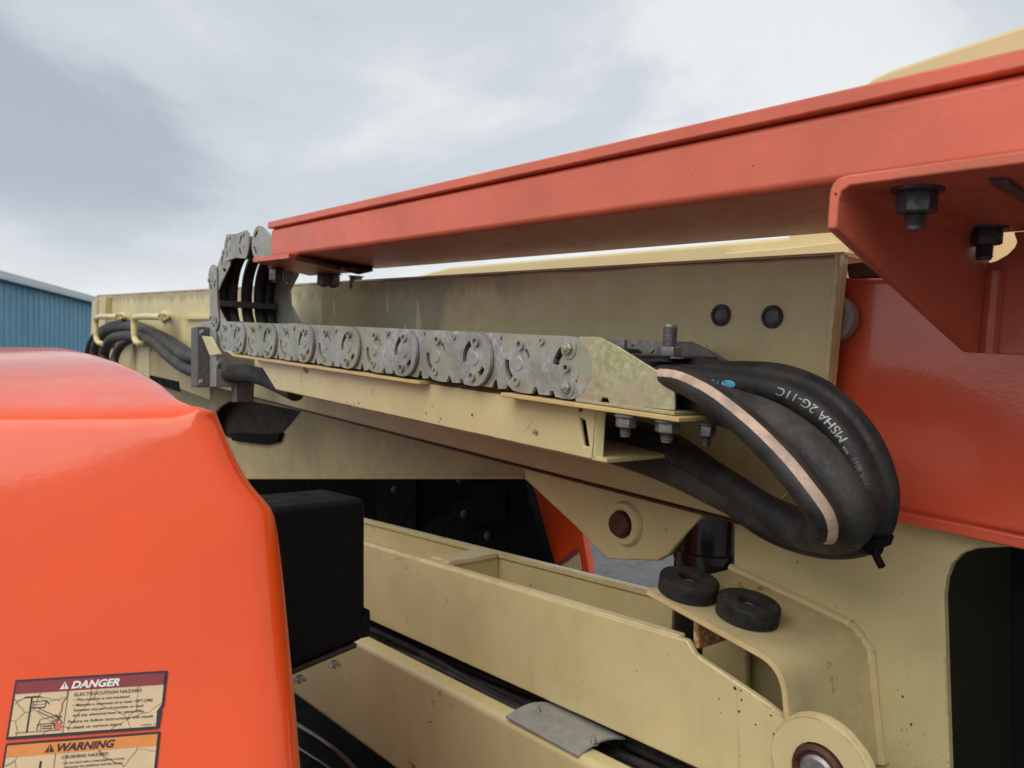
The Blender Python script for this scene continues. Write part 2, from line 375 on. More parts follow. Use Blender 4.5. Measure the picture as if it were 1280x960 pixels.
# ================================================================== FAR SIDE OF THE LIFT
eng = thing('black_engine_panel', 'black steel panel inside the machine, beyond the cream arms', 'panel', at(500, 700, 1.9))
plate('panel', [(40, 500), (640, 500), (652, 590), (682, 700), (706, 790), (560, 1100), (40, 1100)], 1.86, 1.9, 'void', eng, .004, holes=[circ(560, 640, 4)])
for (a, b, c, d) in ((470, 590, 520, 690), (590, 605, 632, 655)): plate('cover', [(a, b), (c, b + 3), (c, d), (a, d)], 1.85, 1.86, 'void', eng, .003)
for q in ((493, 612), (575, 600), (580, 643), (610, 670)): bolt('bolt', at(*q, 1.85), -YH, 'bolt_dark', eng, R=.013, hh=.012)
fh = thing('far_orange_hood', 'orange hood end on the far side of the lift, seen under the cream boom', 'hood', at(700, 650, 1.95))
fp = [(600, 540), (655, 580), (690, 600), (716, 630), (727, 660), (735, 706), (748, 790), (770, 1000), (500, 1000), (400, 540)]
quadprism('shell', [at(a, b, 1.91 + (706 - b) * .0012) for a, b in [(668, 790), (640, 680), (630, 560), (655, 580), (690, 600), (716, 630), (727, 660), (735, 706), (748, 790)]], YH * .03, 'hood', fh, .003)
dk = quadprism('danger_decal', [at(a, b, 1.900 + (706 - b) * .0012) for a, b in [(697, 704), (722, 683), (727, 712), (700, 716)]], YH * .003, 'decal', fh, 0)
quadprism('decal_band', [at(a, b, 1.897 + (706 - b) * .0012) for a, b in [(697, 704), (722, 683), (723.5, 690), (698, 709)]], YH * .002, 'maroon', dk, 0)
fd = thing('black_turntable_deck', 'black deck of the turntable under the lower arms', 'deck', (-1.6, 1, .7))
quadprism('deck', [Vector((-3.4, .35, .72)), Vector((-.2, .35, .72)), Vector((-.2, 1.84, .72)), Vector((-3.4, 1.84, .72))], UP * .03, 'void', fd, .004)
quadprism('side_rail', [Vector((-3.4, 1.3, .75)), Vector((-.2, 1.3, .75)), Vector((-.2, 1.32, .75)), Vector((-3.4, 1.32, .75))], UP * .42, 'void', fd, .004)

# ================================================================== ORANGE HOOD (foreground)
hd = thing('orange_engine_hood', 'glossy orange engine hood with danger and warning stickers, filling the left foreground', 'hood', camp(-.6, .9, -1.2))
HN = (FW - RT * .13 - UP * .30); HP = camp(-.35, .86, -.13)
HN.normalize()
def hface(px, py): return atp(px, py, HP, HN)
prof = [(262, 526), (271, 545), (285, 575), (299, 600), (318, 624), (337, 640), (344, 664), (352, 740), (362, 850), (373, 965), (384, 1150), (392, 1400)]
# rows: top edge, each row spans from far left to the inner corner, then rounds back along the boom direction
rows = []
NR = 10
back = Vector((-1, 0.0, 0))
def hoodrow(pe, rad, ztop=False):
    left = pe - RT * 1.6 - FW * (.13 * 1.6)
    pts = []
    fdir = (RT + FW * .13).normalized()
    st = pe - fdir * rad
    for i in range(9): pts.append(left.lerp(st, (i / 8) ** .6))
    # rounded corner: blend from fdir to back
    bk = back
    for i in range(1, 9):
        t = i / 8; c = pe; a = st; e_ = pe + bk * rad
        pts.append(a * (1 - t) ** 2 + c * (2 * t * (1 - t)) + e_ * t * t)
    e_ = pe + bk * rad
    for i in range(1, 7): pts.append(e_ + bk * (1.5 * i / 6) + YH * (-.01 * i))
    return pts
pe_list = [hface(*q) + (RT + FW * .13) * .022 for q in prof]
for k, pe in enumerate(pe_list): rows.append(hoodrow(pe, .07 if k > 4 else .05 + .004 * k))
top0 = pe_list[0]
# shoulder and top surface: rows that shrink towards the crown, rising backwards
crown = []
vs = []; fs = []
def addrow(r):
    i0 = len(vs); vs.extend(r); return list(range(i0, i0 + len(r)))
# the upper surface is a grid: for every column of the top row go inwards/backwards
toprow = rows[0]
YB = top0.y
far = [(228, 497, 0), (180, 470, 0), (137, 454, 0), (95, 441, 0)]
ids = []
secs = []
fdir = (RT + FW * .13).normalized()
secs.append([top0 - fdir * 1.6, top0, 1])
def sect(pe, rise): secs.append([pe - fdir * 1.6 + UP * rise, pe, 1])
# cross sections parallel to the front face, marching back along the boom
shoulder = [top0 + UP * .0055 + back * .010, top0 + UP * .009 + back * .028]
marks = [at(255, 497, YB - .004), at(234, 474, YB - .002), at(183, 450, YB + .003), at(139, 440, YB + .012), at(97, 432, YB + .022)]
grid = []
def srow(pe, inset, rnd):
    """section across the hood top: flat crown, rolling over at the inner edge down the inner wall"""
    L_ = pe - fdir * 1.6; out = []
    for i in range(9): out.append(L_.lerp(pe - fdir * rnd, (i / 8) ** .6))
    return out
front = [toprow[i] for i in range(9)]
fr_rows = [front]
for dz, db in ((.004, .004), (.0095, .012), (.0172, .026)):
    fr_rows.append([p + UP * dz + back * db * .3 + FW * db for p in front])
prev = fr_rows[-1]
base_pe = toprow[8]
for k, mk in enumerate(marks):
    rise = mk.z - top0.z; dist = (mk - top0).length
    e_ = Vector((mk.x, mk.y, mk.z)) - fdir * .06
    Lx = e_ - fdir * 1.5
    fr_rows.append([Lx.lerp(e_, (i / 8) ** .6) for i in range(9)])
last = fr_rows[-1]
fr_rows.append([p + FW * .05 - UP * .012 for p in last]); fr_rows.append([p + FW * .09 - UP * .05 for p in last]); fr_rows.append([p + FW * .10 - UP * .7 for p in last])
G = [addrow(r) for r in fr_rows]
for a, b in zip(G[:-1], G[1:]):
    for i in range(8): fs.append((a[i], a[i + 1], b[i + 1], b[i]))
# inner edge roll: from crown column 8 of each section over to the wall
rollA = [fr_rows[k][8] for k in range(len(fr_rows))]
nroll = 8
cols = []
for k in range(len(fr_rows)):
    s = rollA[k]; col = [G[k][8]]
    if k == 0: edge = toprow[8:17]; pts = [edge[int(i)] for i in range(1, 9)]
    else:
        out_pt = s + fdir * .06
        pts = []
        if k <= 3:
            dz = (.004, .0095, .0172)[k - 1]; pts = [toprow[8 + i] + UP * dz * (1 - (i / 8) ** 2 * .8) - fdir * .0008 * k for i in range(1, 9)]
        else:
          for i in range(1, nroll + 1):
            t = i / nroll; a = s; c = s + fdir * .062; e_ = s + fdir * .066 - UP * .085
            pts.append(a * (1 - t) ** 2 + c * 2 * t * (1 - t) + e_ * t * t)
    col += addrow(pts); cols.append(col)
for a, b in zip(cols[1:-1], cols[2:]):
    for i in range(nroll): fs.append((a[i], a[i + 1], b[i + 1], b[i]))
# join the front corner with the roll
for i in range(nroll): fs.append((cols[0][i], cols[0][i + 1], cols[1][i + 1], cols[1][i]))
# inner wall below the roll
wall = addrow([Vector((vs[c[-1]].x, vs[c[-1]].y + .02, H - 1.25)) for c in cols[1:]])
for k in range(len(cols) - 2): fs.append((cols[k + 1][-1], cols[k + 2][-1], wall[k + 1], wall[k]))
# front face below the top row
FR = [addrow(r) for r in rows]
for a, b in zip(FR[:-1], FR[1:]):
    for i in range(len(rows[0]) - 1): fs.append((a[i], a[i + 1], b[i + 1], b[i]))
me = me_from('shell', vs, fs)
bm = bmesh.new(); bm.from_mesh(me); bmesh.ops.remove_doubles(bm, verts=bm.verts, dist=.0008); bm.to_mesh(me); bm.free()
sh = link('shell', me, 'hood', hd); me.set_sharp_from_angle(angle=math.radians(70))
sb = sh.modifiers.new('sub', 'SUBSURF'); sb.levels = 1; sb.render_levels = 1

# ---- stickers
class Decal:
    def __init__(s, TL, TR, BL, w_, h_):
        s.o = hface(*TL); s.u = (hface(*TR) - s.o) / w_; s.v = (hface(*BL) - s.o) / h_; s.n = -HN; s.k = 0; s.w = w_; s.h = h_
    def P(s, x, y, lift): return s.o + s.u * x + s.v * y + s.n * lift
    def poly(s, name, pts, lift, m, parent):
        V_ = [s.P(x, y, lift) for x, y in pts]; n = len(V_)
        me = flat_me(name, V_ + [p - s.n * .0003 for p in V_], [tuple(range(n)), tuple(range(2 * n - 1, n - 1, -1))] + [(i, (i + 1) % n, (i + 1) % n + n, i + n) for i in range(n)])
        return link(name, me, m, parent, smooth=False)
    def line(s, a, b, t):
        dx, dy = b[0] - a[0], b[1] - a[1]; l = math.hypot(dx, dy) or 1; nx, ny = -dy / l * t / 2, dx / l * t / 2
        return [(a[0] + nx, a[1] + ny), (b[0] + nx, b[1] + ny), (b[0] - nx, b[1] - ny), (a[0] - nx, a[1] - ny)]
    def lines(s, name, segs, lift, m, parent):
        vs = []; fs = []
        for (a, b, t) in segs:
            q = s.line(a, b, t); i = len(vs); vs += [s.P(x, y, lift) for x, y in q]; fs.append((i, i + 1, i + 2, i + 3))
        return link(name, flat_me(name, vs, fs), m, parent, smooth=False)
    def text(s, name, items, lift, m, parent):
        vs = []; fs = []
        for (body, x0, x1, yb, cap, bold, it) in items:
            tv, tf = text_verts(body, bold, it); i = len(vs)
            vs += [s.P(x0 + a * (x1 - x0), yb - b * cap, lift) for a, b in tv]; fs += [tuple(j + i for j in f) for f in tf]
        return link(name, flat_me(name, vs, fs), m, parent, smooth=False)
# distances up from the hood face
D = Decal((20, 850), (210, 838), (8, 925), 190, 75)
LF = .0012
body = D.poly('danger_decal', [(1, 0), (189, 0), (190, 1), (190, 46), (187, 50), (188.5, 54), (187, 74), (186, 75), (1, 75), (0, 74), (0, 1)], LF, 'navy', hd)
body['label'] = 'cracked DANGER electrocution hazard sticker'
D.poly('decal_field', [(3, 18), (187, 18), (187, 44), (182, 52), (183, 71), (3, 71)], LF + .0004, 'decal', body)
D.poly('header_band', [(3, 3), (187, 3), (187, 18), (3, 18)], LF + .0008, 'maroon', body)
D.poly('warning_triangle', [(57, 15.5), (62.5, 6), (68, 15.5)], LF + .0012, 'white', body)
D.lines('exclamation_mark', [((62.5, 8.5), (62.5, 12.2), 1.3), ((62.5, 13.2), (62.5, 14.4), 1.3)], LF + .0016, 'maroon', body)
D.text('header_lettering', [('DANGER', 71, 131, 15.2, 9, True, True)], LF + .0012, 'white', body)
D.text('lettering', [
    ('ELECTROCUTION HAZARD', 76, 160, 25.5, 4.2, True, False),
    ('\u2022 This machine is not insulated.', 76, 146, 32, 3.4, True, False),
    ('\u2022 Maintain a clearance of at least 10FT.(3M)', 76, 175, 38.6, 3.4, True, False),
    ('between any part of machine or load', 78, 164, 45, 3.4, True, False),
    ('and any electrical lines or apparatus.', 78, 164, 51.4, 3.4, True, False),
    ('Failure to follow instructions will result', 73, 178, 59.3, 3.6, True, False),
    ('in death or serious injury.', 73, 141, 66.6, 3.6, True, False),
    ('1703805  D', 164, 183, 69.5, 2.2, False, False)], LF + .0008, 'navy', body)
K_ = [((68, 18), (68, 71), .7), ((24, 67), (24, 23), 2), ((15, 23), (34, 23), 2), ((10, 67), (66, 67), .8),
      ((15, 23), (4, 31), .5), ((34, 23), (60, 30), .5), ((15, 24), (5, 27), .5), ((34, 24), (46, 33), .5), ((46, 30), (66, 26), .5),
      ((24, 29), (43, 29), 1), ((24, 37), (42, 37), 1.4), ((26, 33), (42, 33), .6), ((42, 28), (42, 37), 1), ((27, 29), (27, 37), .8), ((43, 29), (47, 34), 1),
      ((34, 38), (58, 50), 1), ((33, 41), (56, 53), 1), ((56, 47), (66, 58), 1.2), ((64, 49), (57, 60), 1.2), ((56, 50), (62, 50), 1),
      ((38, 52), (57, 49), .7), ((38, 52), (37, 60), .7), ((36, 66), (36, 58), 1), ((36, 58), (56, 58), 1), ((56, 58), (58, 66), 1), ((40, 58), (40, 66), .7), ((42, 61), (54, 61), 1.6), ((42, 64), (54, 64), 1.2)]
D.lines('pictogram', K_, LF + .0008, 'navy', body)
D.poly('pictogram_patch', [(58, 58), (65, 57), (65, 65), (58, 66)], LF + .0011, 'redorange', body)
W_ = Decal((8, 929), (201, 914), (-4, 1004), 193, 75)
wb = W_.poly('warning_decal', [(1, 0), (192, 0), (193, 1), (193, 80), (1, 80), (0, 79), (0, 1)], LF, 'navy', hd)
wb['label'] = 'cracked WARNING crushing hazard sticker'
W_.poly('decal_field', [(3, 18), (190, 18), (190, 77), (3, 77)], LF + .0004, 'decal', wb)
W_.poly('header_band', [(3, 3), (190, 3), (190, 18), (3, 18)], LF + .0008, 'amber', wb)
W_.poly('warning_triangle', [(50, 15.5), (56, 5), (62, 15.5)], LF + .0012, 'navy', wb)
W_.lines('exclamation_mark', [((56, 8), (56, 12.2), 1.3), ((56, 13.2), (56, 14.4), 1.3)], LF + .0016, 'amber', wb)
W_.text('header_lettering', [('WARNING', 65, 137, 15.4, 9.6, True, True)], LF + .0012, 'navy', wb)
W_.text('lettering', [('CRUSHING HAZARD', 72, 130, 25.5, 4.2, True, False), ('\u2022 Do not stand under a raised platform or boom.', 74, 152, 32.5, 3, True, False), ('between the platform and the boom.', 78, 150, 38, 3, True, False)], LF + .0008, 'navy', wb)
W_.lines('pictogram', [((64, 18), (64, 77), .7), ((47, 26), (47, 45), 2.6), ((40, 45), (54, 45), 1.6)], LF + .0008, 'navy', wb)

# ================================================================== BLACK BOX
bx = thing('black_storage_box', 'black plastic box with wing nuts under its lid, beside the orange hood', 'box', B(-1.3, .52, -.35))
XB = -1.18
zt_, zb_ = H - .193, H - .432
quadprism('body', [Vector((XB, .36, zb_ - .045)), Vector((XB, .618, zb_)), Vector((XB, .618, zt_)), Vector((XB, .36, zt_))], Vector((-.16, 0, 0)), 'black', bx, .012, 4)
quadprism('lip', [Vector((XB + .003, .36, zb_ - .052)), Vector((XB + .003, .600, zb_ - .010)), Vector((XB + .003, .600, zb_ - .002)), Vector((XB + .003, .36, zb_ - .044))], Vector((-.15, 0, 0)), 'deep', bx, .003)
quadprism('corner_strip', [Vector((XB + .004, .600, zb_ + .004)), Vector((XB + .004, .624, zb_ + .004)), Vector((XB + .004, .624, zb_ + .05)), Vector((XB + .004, .616, zb_ + .05))], Vector((-.12, 0, 0)), 'black', bx, .003)
for yy in (.50, .56):
    o_ = Vector((XB + .0, yy, zb_ - .014 - (.618 - yy) * .17)); ms = [lathe_me('a', [(.005, 0), (.005, -.008), (.003, -.012)], o_, UP, 12)]
    for sg in (-1, 1): ms.append(tube_me('b', [o_ + Vector((0, sg * .003, -.004)), o_ + Vector((0, sg * .007, -.006)), o_ + Vector((0, sg * .010, -.010))], .003, 3, 8))
    link('wing_nut', join_me('wing_nut', ms), 'alu', bx)

# ================================================================== LOWER ARMS
a1 = thing('upper_link_arm', 'wide cream link arm with open top pockets, running down right to the round pivot boss', 'machine arm', at(640, 800, 1.05))
YA0, YA1 = .88, 1.06
def ptA(px_): # top line of the near side
    return 681 + (px_ - 461) * .3009
def ptAb(px_): return 777 + (px_ - 465) * .454
plate('near_side', [(380, ptA(380)), (780, 777), (858, 800), (868, 818), (955, 877), (990, 905), (1110, 1040), (1110, 1120), (1000, ptAb(1000)), (780, 920), (380, ptAb(380))], YA0, YA0 + .012, 'cream', a1, .004, seg=3)
zA = at(780, 777, YA0).z; zAl = at(461, 681, YA0).z
def lineA(x): # z of the arm top at world x
    xa, xb = at(461, 681, YA0).x, at(780, 777, YA0).x; return zAl + (zA - zAl) * (x - xa) / (xb - xa)
xL, xR = at(380, ptA(380), YA0).x, -.73
def armslab(name, x0, x1, y0, y1, dz0, dz1, m, parent, bevel=.003):
    P = [Vector((x0, y0, lineA(x0) + dz0)), Vector((x1, y0, lineA(x1) + dz0)), Vector((x1, y0, lineA(x1) + dz1)), Vector((x0, y0, lineA(x0) + dz1))]
    return quadprism(name, P, YH * (y1 - y0), m, parent, bevel, 3)
armslab('top_flange', xL, xR, YA0 + .004, YA0 + .022, -.009, .0025, 'cream', a1, .004)
armslab('far_side', xL, xR, YA1 - .012, YA1, -.165, .0, 'cream', a1)
armslab('far_flange', xL, xR, YA1 - .018, YA1 + .002, -.008, .0035, 'cream', a1)
xc = at(600, 705, 1.0).x
armslab('cross_plate', xc - .006, xc + .006, YA0 + .012, YA1 - .012, -.16, -.001, 'cream', a1)
armslab('cross_flange', xc - .06, xc + .012, YA0 + .03, YA1 - .02, -.008, .004, 'cream', a1)
armslab('floor_plate', xL, xR, YA0 + .012, YA1 - .012, -.165, -.155, 'cream', a1)
armslab('pocket_floor', xL, xc - .012, YA0 + .012, YA1 - .012, -.085, -.075, 'cream', a1)
BO = at(1024, 967, .868)
lathe('pivot_boss', [(.055, .012), (.069, .012), (.0675, .003), (.065, 0), (.036, 0), (.036, .02)], BO, YH, 'cream', a1, 48)
lathe('pivot_pin', [(.034, .05), (.034, -.004), (.029, -.007), (.025, -.002), (.0, -.002)], BO, YH, 'rust', a1, 40)
lathe('pin_cap', [(.023, 0), (.023, -.005), (.019, -.008), (0, -.009)], BO, YH, 'steel', a1, 32)
plate('doubler_plate', [(921, 858), (955, 880), (985, 902), (1100, 1040), (1100, 1110), (925, 1010)], YA0 - .004, YA0 - .001, 'cream', a1, .001)

a2 = thing('lower_link_arm', 'cream link arm with a rounded top edge, lowest in the frame under the cable bundle', 'machine arm', at(560, 900, .95))
YC0, YC1 = .80, .845
pc0, pc1 = at(467, 812, YC0), at(751, 960, YC0)
def lineC(x): return pc0.z + (pc1.z - pc0.z) * (x - pc0.x) / (pc1.x - pc0.x)
x0, x1 = -2.6, -.45
me = [Vector((x0, YC0, lineC(x0))), Vector((x1, YC0, lineC(x1))), Vector((x1, YC0, lineC(x1) - .228)), Vector((x0, YC0, lineC(x0) - .228))]
quadprism('tube', me, YH * (YC1 - YC0), 'cream', a2, .014, 5)
quadprism('far_plate', [p + YH * .22 for p in me], YH * .012, 'cream', a2, .002)

# cables lying between the arms
for i in range(9):
    yy = .862 + .017 * i + random.uniform(-.003, .003); zz = random.uniform(-.004, .018)
    pts = []
    for k in range(12):
        x = -2.3 + k * .17; pts.append(Vector((x, yy + .006 * math.sin(k * 1.3 + i), lineC(x) - .030 + zz + .006 * math.sin(k * .9 + i * 2))))
    o = tube('cable', pts, .0085, 'hose', None, seg=10)
    tag(o, 'black cable lying in the bundle between the two lower cream arms', 'cable', 'cables between the lower arms')
cp = thing('cable_cover_plate', 'dull aluminium cover plate bolted over the cables between the lower cream arms', 'cover plate', at(710, 910, 1.0))
zc = lineC(-1.0) + .004
def onz(px, py, z): d = ray(px, py); return CAM + d * ((z - H) / d.z)
c4 = [onz(632, 895, zc), onz(690, 878, zc), onz(782, 922, zc), onz(722, 944, zc)]
# arch across the cables
vs = []; fs = []; nn = 8
for e_ in range(nn + 1):
    t = e_ / nn; hgt = .010 * math.sin(math.pi * t) 
    a = c4[3].lerp(c4[2], t) + UP * hgt; b = c4[0].lerp(c4[1], t) + UP * hgt
    vs += [a, b, b - UP * .004, a - UP * .004]
for e_ in range(nn):
    i = e_ * 4; j = i + 4
    for k in range(4): fs.append((i + k, i + (k + 1) % 4, j + (k + 1) % 4, j + k))
fs += [(0, 1, 2, 3), (nn * 4, nn * 4 + 1, nn * 4 + 2, nn * 4 + 3)]
link('arched_plate', me_from('arched_plate', vs, fs), 'alu', cp, .0008)
for q in ((673, 892), (742, 930)): bolt('bolt', onz(*q, zc + .006), UP, 'steel', cp, R=.006, hh=.005, sh=.008)

# cables at the bottom left, under the black box
for i, (dy, yo, rr, lab) in enumerate(((24, .70, .0065, 'uppermost black cable in the dark gap under the black box'), (52, .68, .005, 'middle thin black cable in the dark gap under the black box'), (84, .66, .007, 'lowest black cable in the dark gap under the black box, nearest the hood'))):
    pts = [at(320, 850 + dy, yo), at(375, 885 + dy, yo), at(410, 908 + dy, yo + .01), at(440, 935 + dy, yo + .02), at(500, 1000 + dy, yo + .03)]
    tag(tube('cable', pts, rr, 'gloss_black', seg=10), lab, 'cable', 'cables under the black box')
# ================================================================== SHADED ARM BEHIND
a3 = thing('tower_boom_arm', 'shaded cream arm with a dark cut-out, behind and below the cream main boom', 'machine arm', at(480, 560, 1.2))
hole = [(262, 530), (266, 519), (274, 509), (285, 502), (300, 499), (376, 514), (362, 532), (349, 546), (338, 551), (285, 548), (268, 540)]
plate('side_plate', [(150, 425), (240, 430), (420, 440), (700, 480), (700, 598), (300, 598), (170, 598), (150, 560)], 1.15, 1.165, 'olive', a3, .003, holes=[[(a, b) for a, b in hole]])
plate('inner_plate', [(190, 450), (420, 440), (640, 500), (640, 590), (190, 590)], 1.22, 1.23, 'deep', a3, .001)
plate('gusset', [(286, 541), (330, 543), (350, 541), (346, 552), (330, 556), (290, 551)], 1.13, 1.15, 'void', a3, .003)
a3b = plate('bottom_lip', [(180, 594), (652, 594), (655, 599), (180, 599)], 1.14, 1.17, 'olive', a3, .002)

# ================================================================== MAIN BOOM
mb = thing('cream_main_boom', 'long cream boom side with rust along its top edge, carrying the steel chain', 'machine boom', at(700, 400, 1.02))
YW = 1.02
sL, nL = SN(118, 371, YW); sR = SN(1056, 318, YW)[0]
webp = [(-5.80, .119), (-5.77, .1335), (-.575, .135), SN(1056, 318, YW)[0:2], SN(1040, 482, YW), SN(1040, 560, YW), SN(941, 655, YW), (-2.4, -.2695), (-3.5, -.27), (-5.8, -.20)]
webp[3] = (sR, .135)
bprism('web', webp, YW, YW + .012, 'web', mb, .002)
bbox('top_flange', -5.78, sR - .004, YW + .003, YW + .11, .132, .139, 'cream_rust', mb, .001)
bprism('end_flange', [(sR - .002, .134), SN(1056, 318, YW), SN(1040, 482, YW), (SN(1040, 482, YW)[0] - .0075, SN(1040, 482, YW)[1]), (sR - .009, .134)], YW - .012, YW + .002, 'cream', mb, .0015)
bbox('bottom_lip', -3.5, SN(941, 655, YW)[0], YW - .004, YW + .03, -.2735, -.2690, 'rust', mb, .001)
# welded stiffeners and steps on the far left part
plate('end_post', [(124, 371), (132, 371), (130, 420), (122, 430)], .985, YW, 'cream_clean', mb, .003)
plate('end_post', [(115, 376), (121, 374), (119, 440), (112, 440)], 1.0, YW, 'cream_clean', mb, .003)
plate('step_plate', [(162, 420), (186, 425), (186, 475), (160, 466)], 1.005, YW, 'cream_clean', mb, .003)
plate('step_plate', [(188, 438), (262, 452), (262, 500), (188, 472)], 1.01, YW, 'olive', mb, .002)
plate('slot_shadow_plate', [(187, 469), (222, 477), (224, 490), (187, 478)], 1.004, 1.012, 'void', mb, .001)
plate('weld_bar', [(228, 395), (262, 395), (262, 399), (231, 399)], 1.0, YW, 'cream_clean', mb, .001)
plate('round_cover', [(x, y) for x, y in [(128, 446), (140, 433), (158, 424), (166, 420), (166, 466), (126, 452)]], .99, YW, 'cream_clean', mb, .004)
for (xa, xb) in ((120, 153), (168, 207)):
    pts = [at(xb, 397 if xa == 120 else 396, YW), at(xb, 397 if xa == 120 else 396, .985), at(xb - 6, 396, .93), at(xa + 5, 396, .90), at(xa, 400, .895), at(xa, 415, .895), at(xa + 1, 424, .897), at(xa + 5, 429, .90), at(xa + 16, 431, .95), at(xa + 20, 432, YW)]
    tube('hose_guard', pts, .0155, 'cream_clean', mb, n=6)
    lathe('weld_foot', [(.034, 0), (.03, .016), (.016, .024)], pts[0], -YH, 'cream_clean', mb, 16)
for q in ((902, 394), (966, 396)):
    lathe('bolt', [(.0175, 0), (.0175, .004), (.015, .008), (.010, .010), (.0095, .007), (0, .0065)], at(*q, YW), -YH, 'bolt_dark', mb, 24)
# the lower angle under the chain: a channel hung on the web
YT = .76
tb = [SN(345, 487, YT), SN(745, 575, YT)]
nb, ntp = -.1667, -.0925
bprism('tray_side', [(-2.09, ntp), (-1.94, nb), (-.773, nb), (-.768, ntp)], YT, YT + .006, 'cream', mb, .002, seg=3,
       holes=[[(-.800, -.112), (-.789, -.114), (-.778, -.150), (-.789, -.150)], circ(-.800, -.0985, .004)])
bbox('tray_bottom', -1.94, -.745, YT + .003, YW - .05, nb - .002, nb + .005, 'cream', mb, .002)
bprism('tray_lip', [(-2.26, -.084), (-2.21, ntp - .003), (-1.2, ntp - .003), (-1.2, ntp + .003), (-2.2, ntp + .004), (-2.255, -.079)], .737, .93, 'cream_yellow', mb, .001)
quadprism('tray_end', [B(-.772, YT + .002, nb + .002), B(-.772, YT + .002, ntp), B(-.764, YT + .012, ntp), B(-.764, YT + .012, nb + .002)], BD * .004 , 'cream', mb, .0015)
bprism('shelf', [(-.951, -.0945), (-.598, -.0935), (-.598, -.0875), (-.951, -.088)], .731, .96, 'cream_yellow', mb, .0015)
bbox('shelf_wing', -.6, -.545, .80, .96, -.0935, -.0875, 'cream_yellow', mb, .0015)
# pivot lug
plate('pivot_lug', [(655, 570), (655, 598), (717, 656), (755, 695), (762, 699), (822, 701), (835, 694), (878, 643), (900, 600)], 1.034, 1.05, 'cream', mb, .003)
LP = at(783, 654, 1.034)
lathe('lug_boss', [(.022, -.03), (.040, 0), (.040, .006), (.037, .012), (.026, .014), (.024, .004)], LP, -YH, 'cream_clean', mb, 40)
lathe('lug_pin', [(.0225, 0), (.0225, .022), (.019, .027), (0, .028)], LP, -YH, 'rust', mb, 32)
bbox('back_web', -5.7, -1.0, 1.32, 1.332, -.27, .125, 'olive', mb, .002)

wh = lathe('wear_disc', [(0, 0), (.030, 0), (.034, .004), (.034, .02), (.030, .024), (0, .024)], at(1036, 398, 1.035) , YH, 'alu', None, 40)
tag(wh, 'grey metal wear disc half hidden behind the right end of the cream boom', 'wear disc')

# ================================================================== TELESCOPIC RED BOOM (right) AND CREAM BOOM BEHIND
rb = thing('red_telescopic_boom', 'big glossy red boom side at the right edge, beyond the end of the cream boom', 'machine boom', at(1150, 500, 1.06))
nbt = SN(1200, 656, 1.062)[1]; ntt = SN(1090, 345, 1.062)[1]
bbox('side_plate', -.85, .9, 1.062, 1.42, nbt, ntt, 'redorange', rb, .012, 4)
bbox('bottom_lip', -.56, .9, 1.05, 1.064, nbt - .012, nbt + .004, 'redorange', rb, .003)
plate('end_strap', [(1058, 330), (1078, 327), (1108, 346), (1060, 347)], 1.04, 1.06, 'rust', rb, .002)
cbm = thing('cream_fly_boom', 'pale cream boom section rising behind the red beam at the top right', 'machine boom', at(1150, 200, 1.5))
plate('side_plate', [(500, 350), (560, 334), (985, 296), (1010, 240), (1055, 140), (1088, 98), (1112, 87), (1600, -80), (1600, 430), (500, 430)], 1.5, 1.9, 'cream_clean', cbm, .01, seg=3)
plate('top_step', [(905, 316), (985, 309), (1060, 300), (1060, 330), (905, 330)], 1.47, 1.5, 'cream_clean', cbm, .004)

# ================================================================== RISER WITH SHELF AND BUMPERS
rs = thing('cream_riser', 'cream upright plate with a large dark round-cornered opening, right of the rubber pads', 'machine frame', at(1050, 800, 1.08))
YR = 1.08
plate('upright_plate', [(917, 590), (1500, 590), (1500, 684), (1252, 684), (1222, 686), (1203, 692), (1190, 705), (1183, 723), (1180, 745), (1187, 960), (1190, 1180), (917, 1180)], YR, YR + .014, 'cream', rs, .0025)
plate('dark_inner_plate', [(1140, 660), (1700, 660), (1700, 1500), (1140, 1500)], 1.3, 1.31, 'gloss_black', rs, .001)
rs2 = thing('black_inner_frame', 'black frame members deep inside the opening of the cream upright', 'frame', at(1250, 900, 1.25))
for x in (1262, 1300): plate('frame_member', [(x, 600), (x + 22, 600), (x + 30, 1300), (x + 6, 1300)], 1.22, 1.26, 'black', rs2, .003)
YS = .885
P0 = at(815, 738, YS); P1 = at(985, 831, YS); P2 = at(996, 890, YS)
cx = []
def thick_profile(pts, t):
    out = []; n = len(pts); up_, dn = [], []
    for i, p in enumerate(pts):
        a = pts[max(i - 1, 0)]; b = pts[min(i + 1, n - 1)]; dx, dz = b[0] - a[0], b[1] - a[1]; l = math.hypot(dx, dz); nx, nz = -dz / l * t / 2, dx / l * t / 2
        up_.append((p[0] + nx, p[1] + nz)); dn.append((p[0] - nx, p[1] - nz))
    return up_ + dn[::-1]
p0, p1 = (P0.x, P0.z), (P1.x, P1.z); p2 = (P2.x + .006, P2.z - .12)
r_ = .035
d01 = Vector((p1[0] - p0[0], p1[1] - p0[1])).normalized(); d12 = Vector((p2[0] - p1[0], p2[1] - p1[1])).normalized()
st = Vector(p1) - d01 * r_; en = Vector(p1) + d12 * r_
pr = [p0] + [tuple(st * (1 - t) ** 2 + Vector(p1) * 2 * t * (1 - t) + en * t * t) for t in [i / 8 for i in range(9)]] + [p2]
me = prism_me('bumper_shelf', thick_profile(pr, .009), Vector((0, 0, 0)), XH, UP, YH, YS - .014, YR, ())
link('bumper_shelf', me, 'cream_edge', rs, .0018)
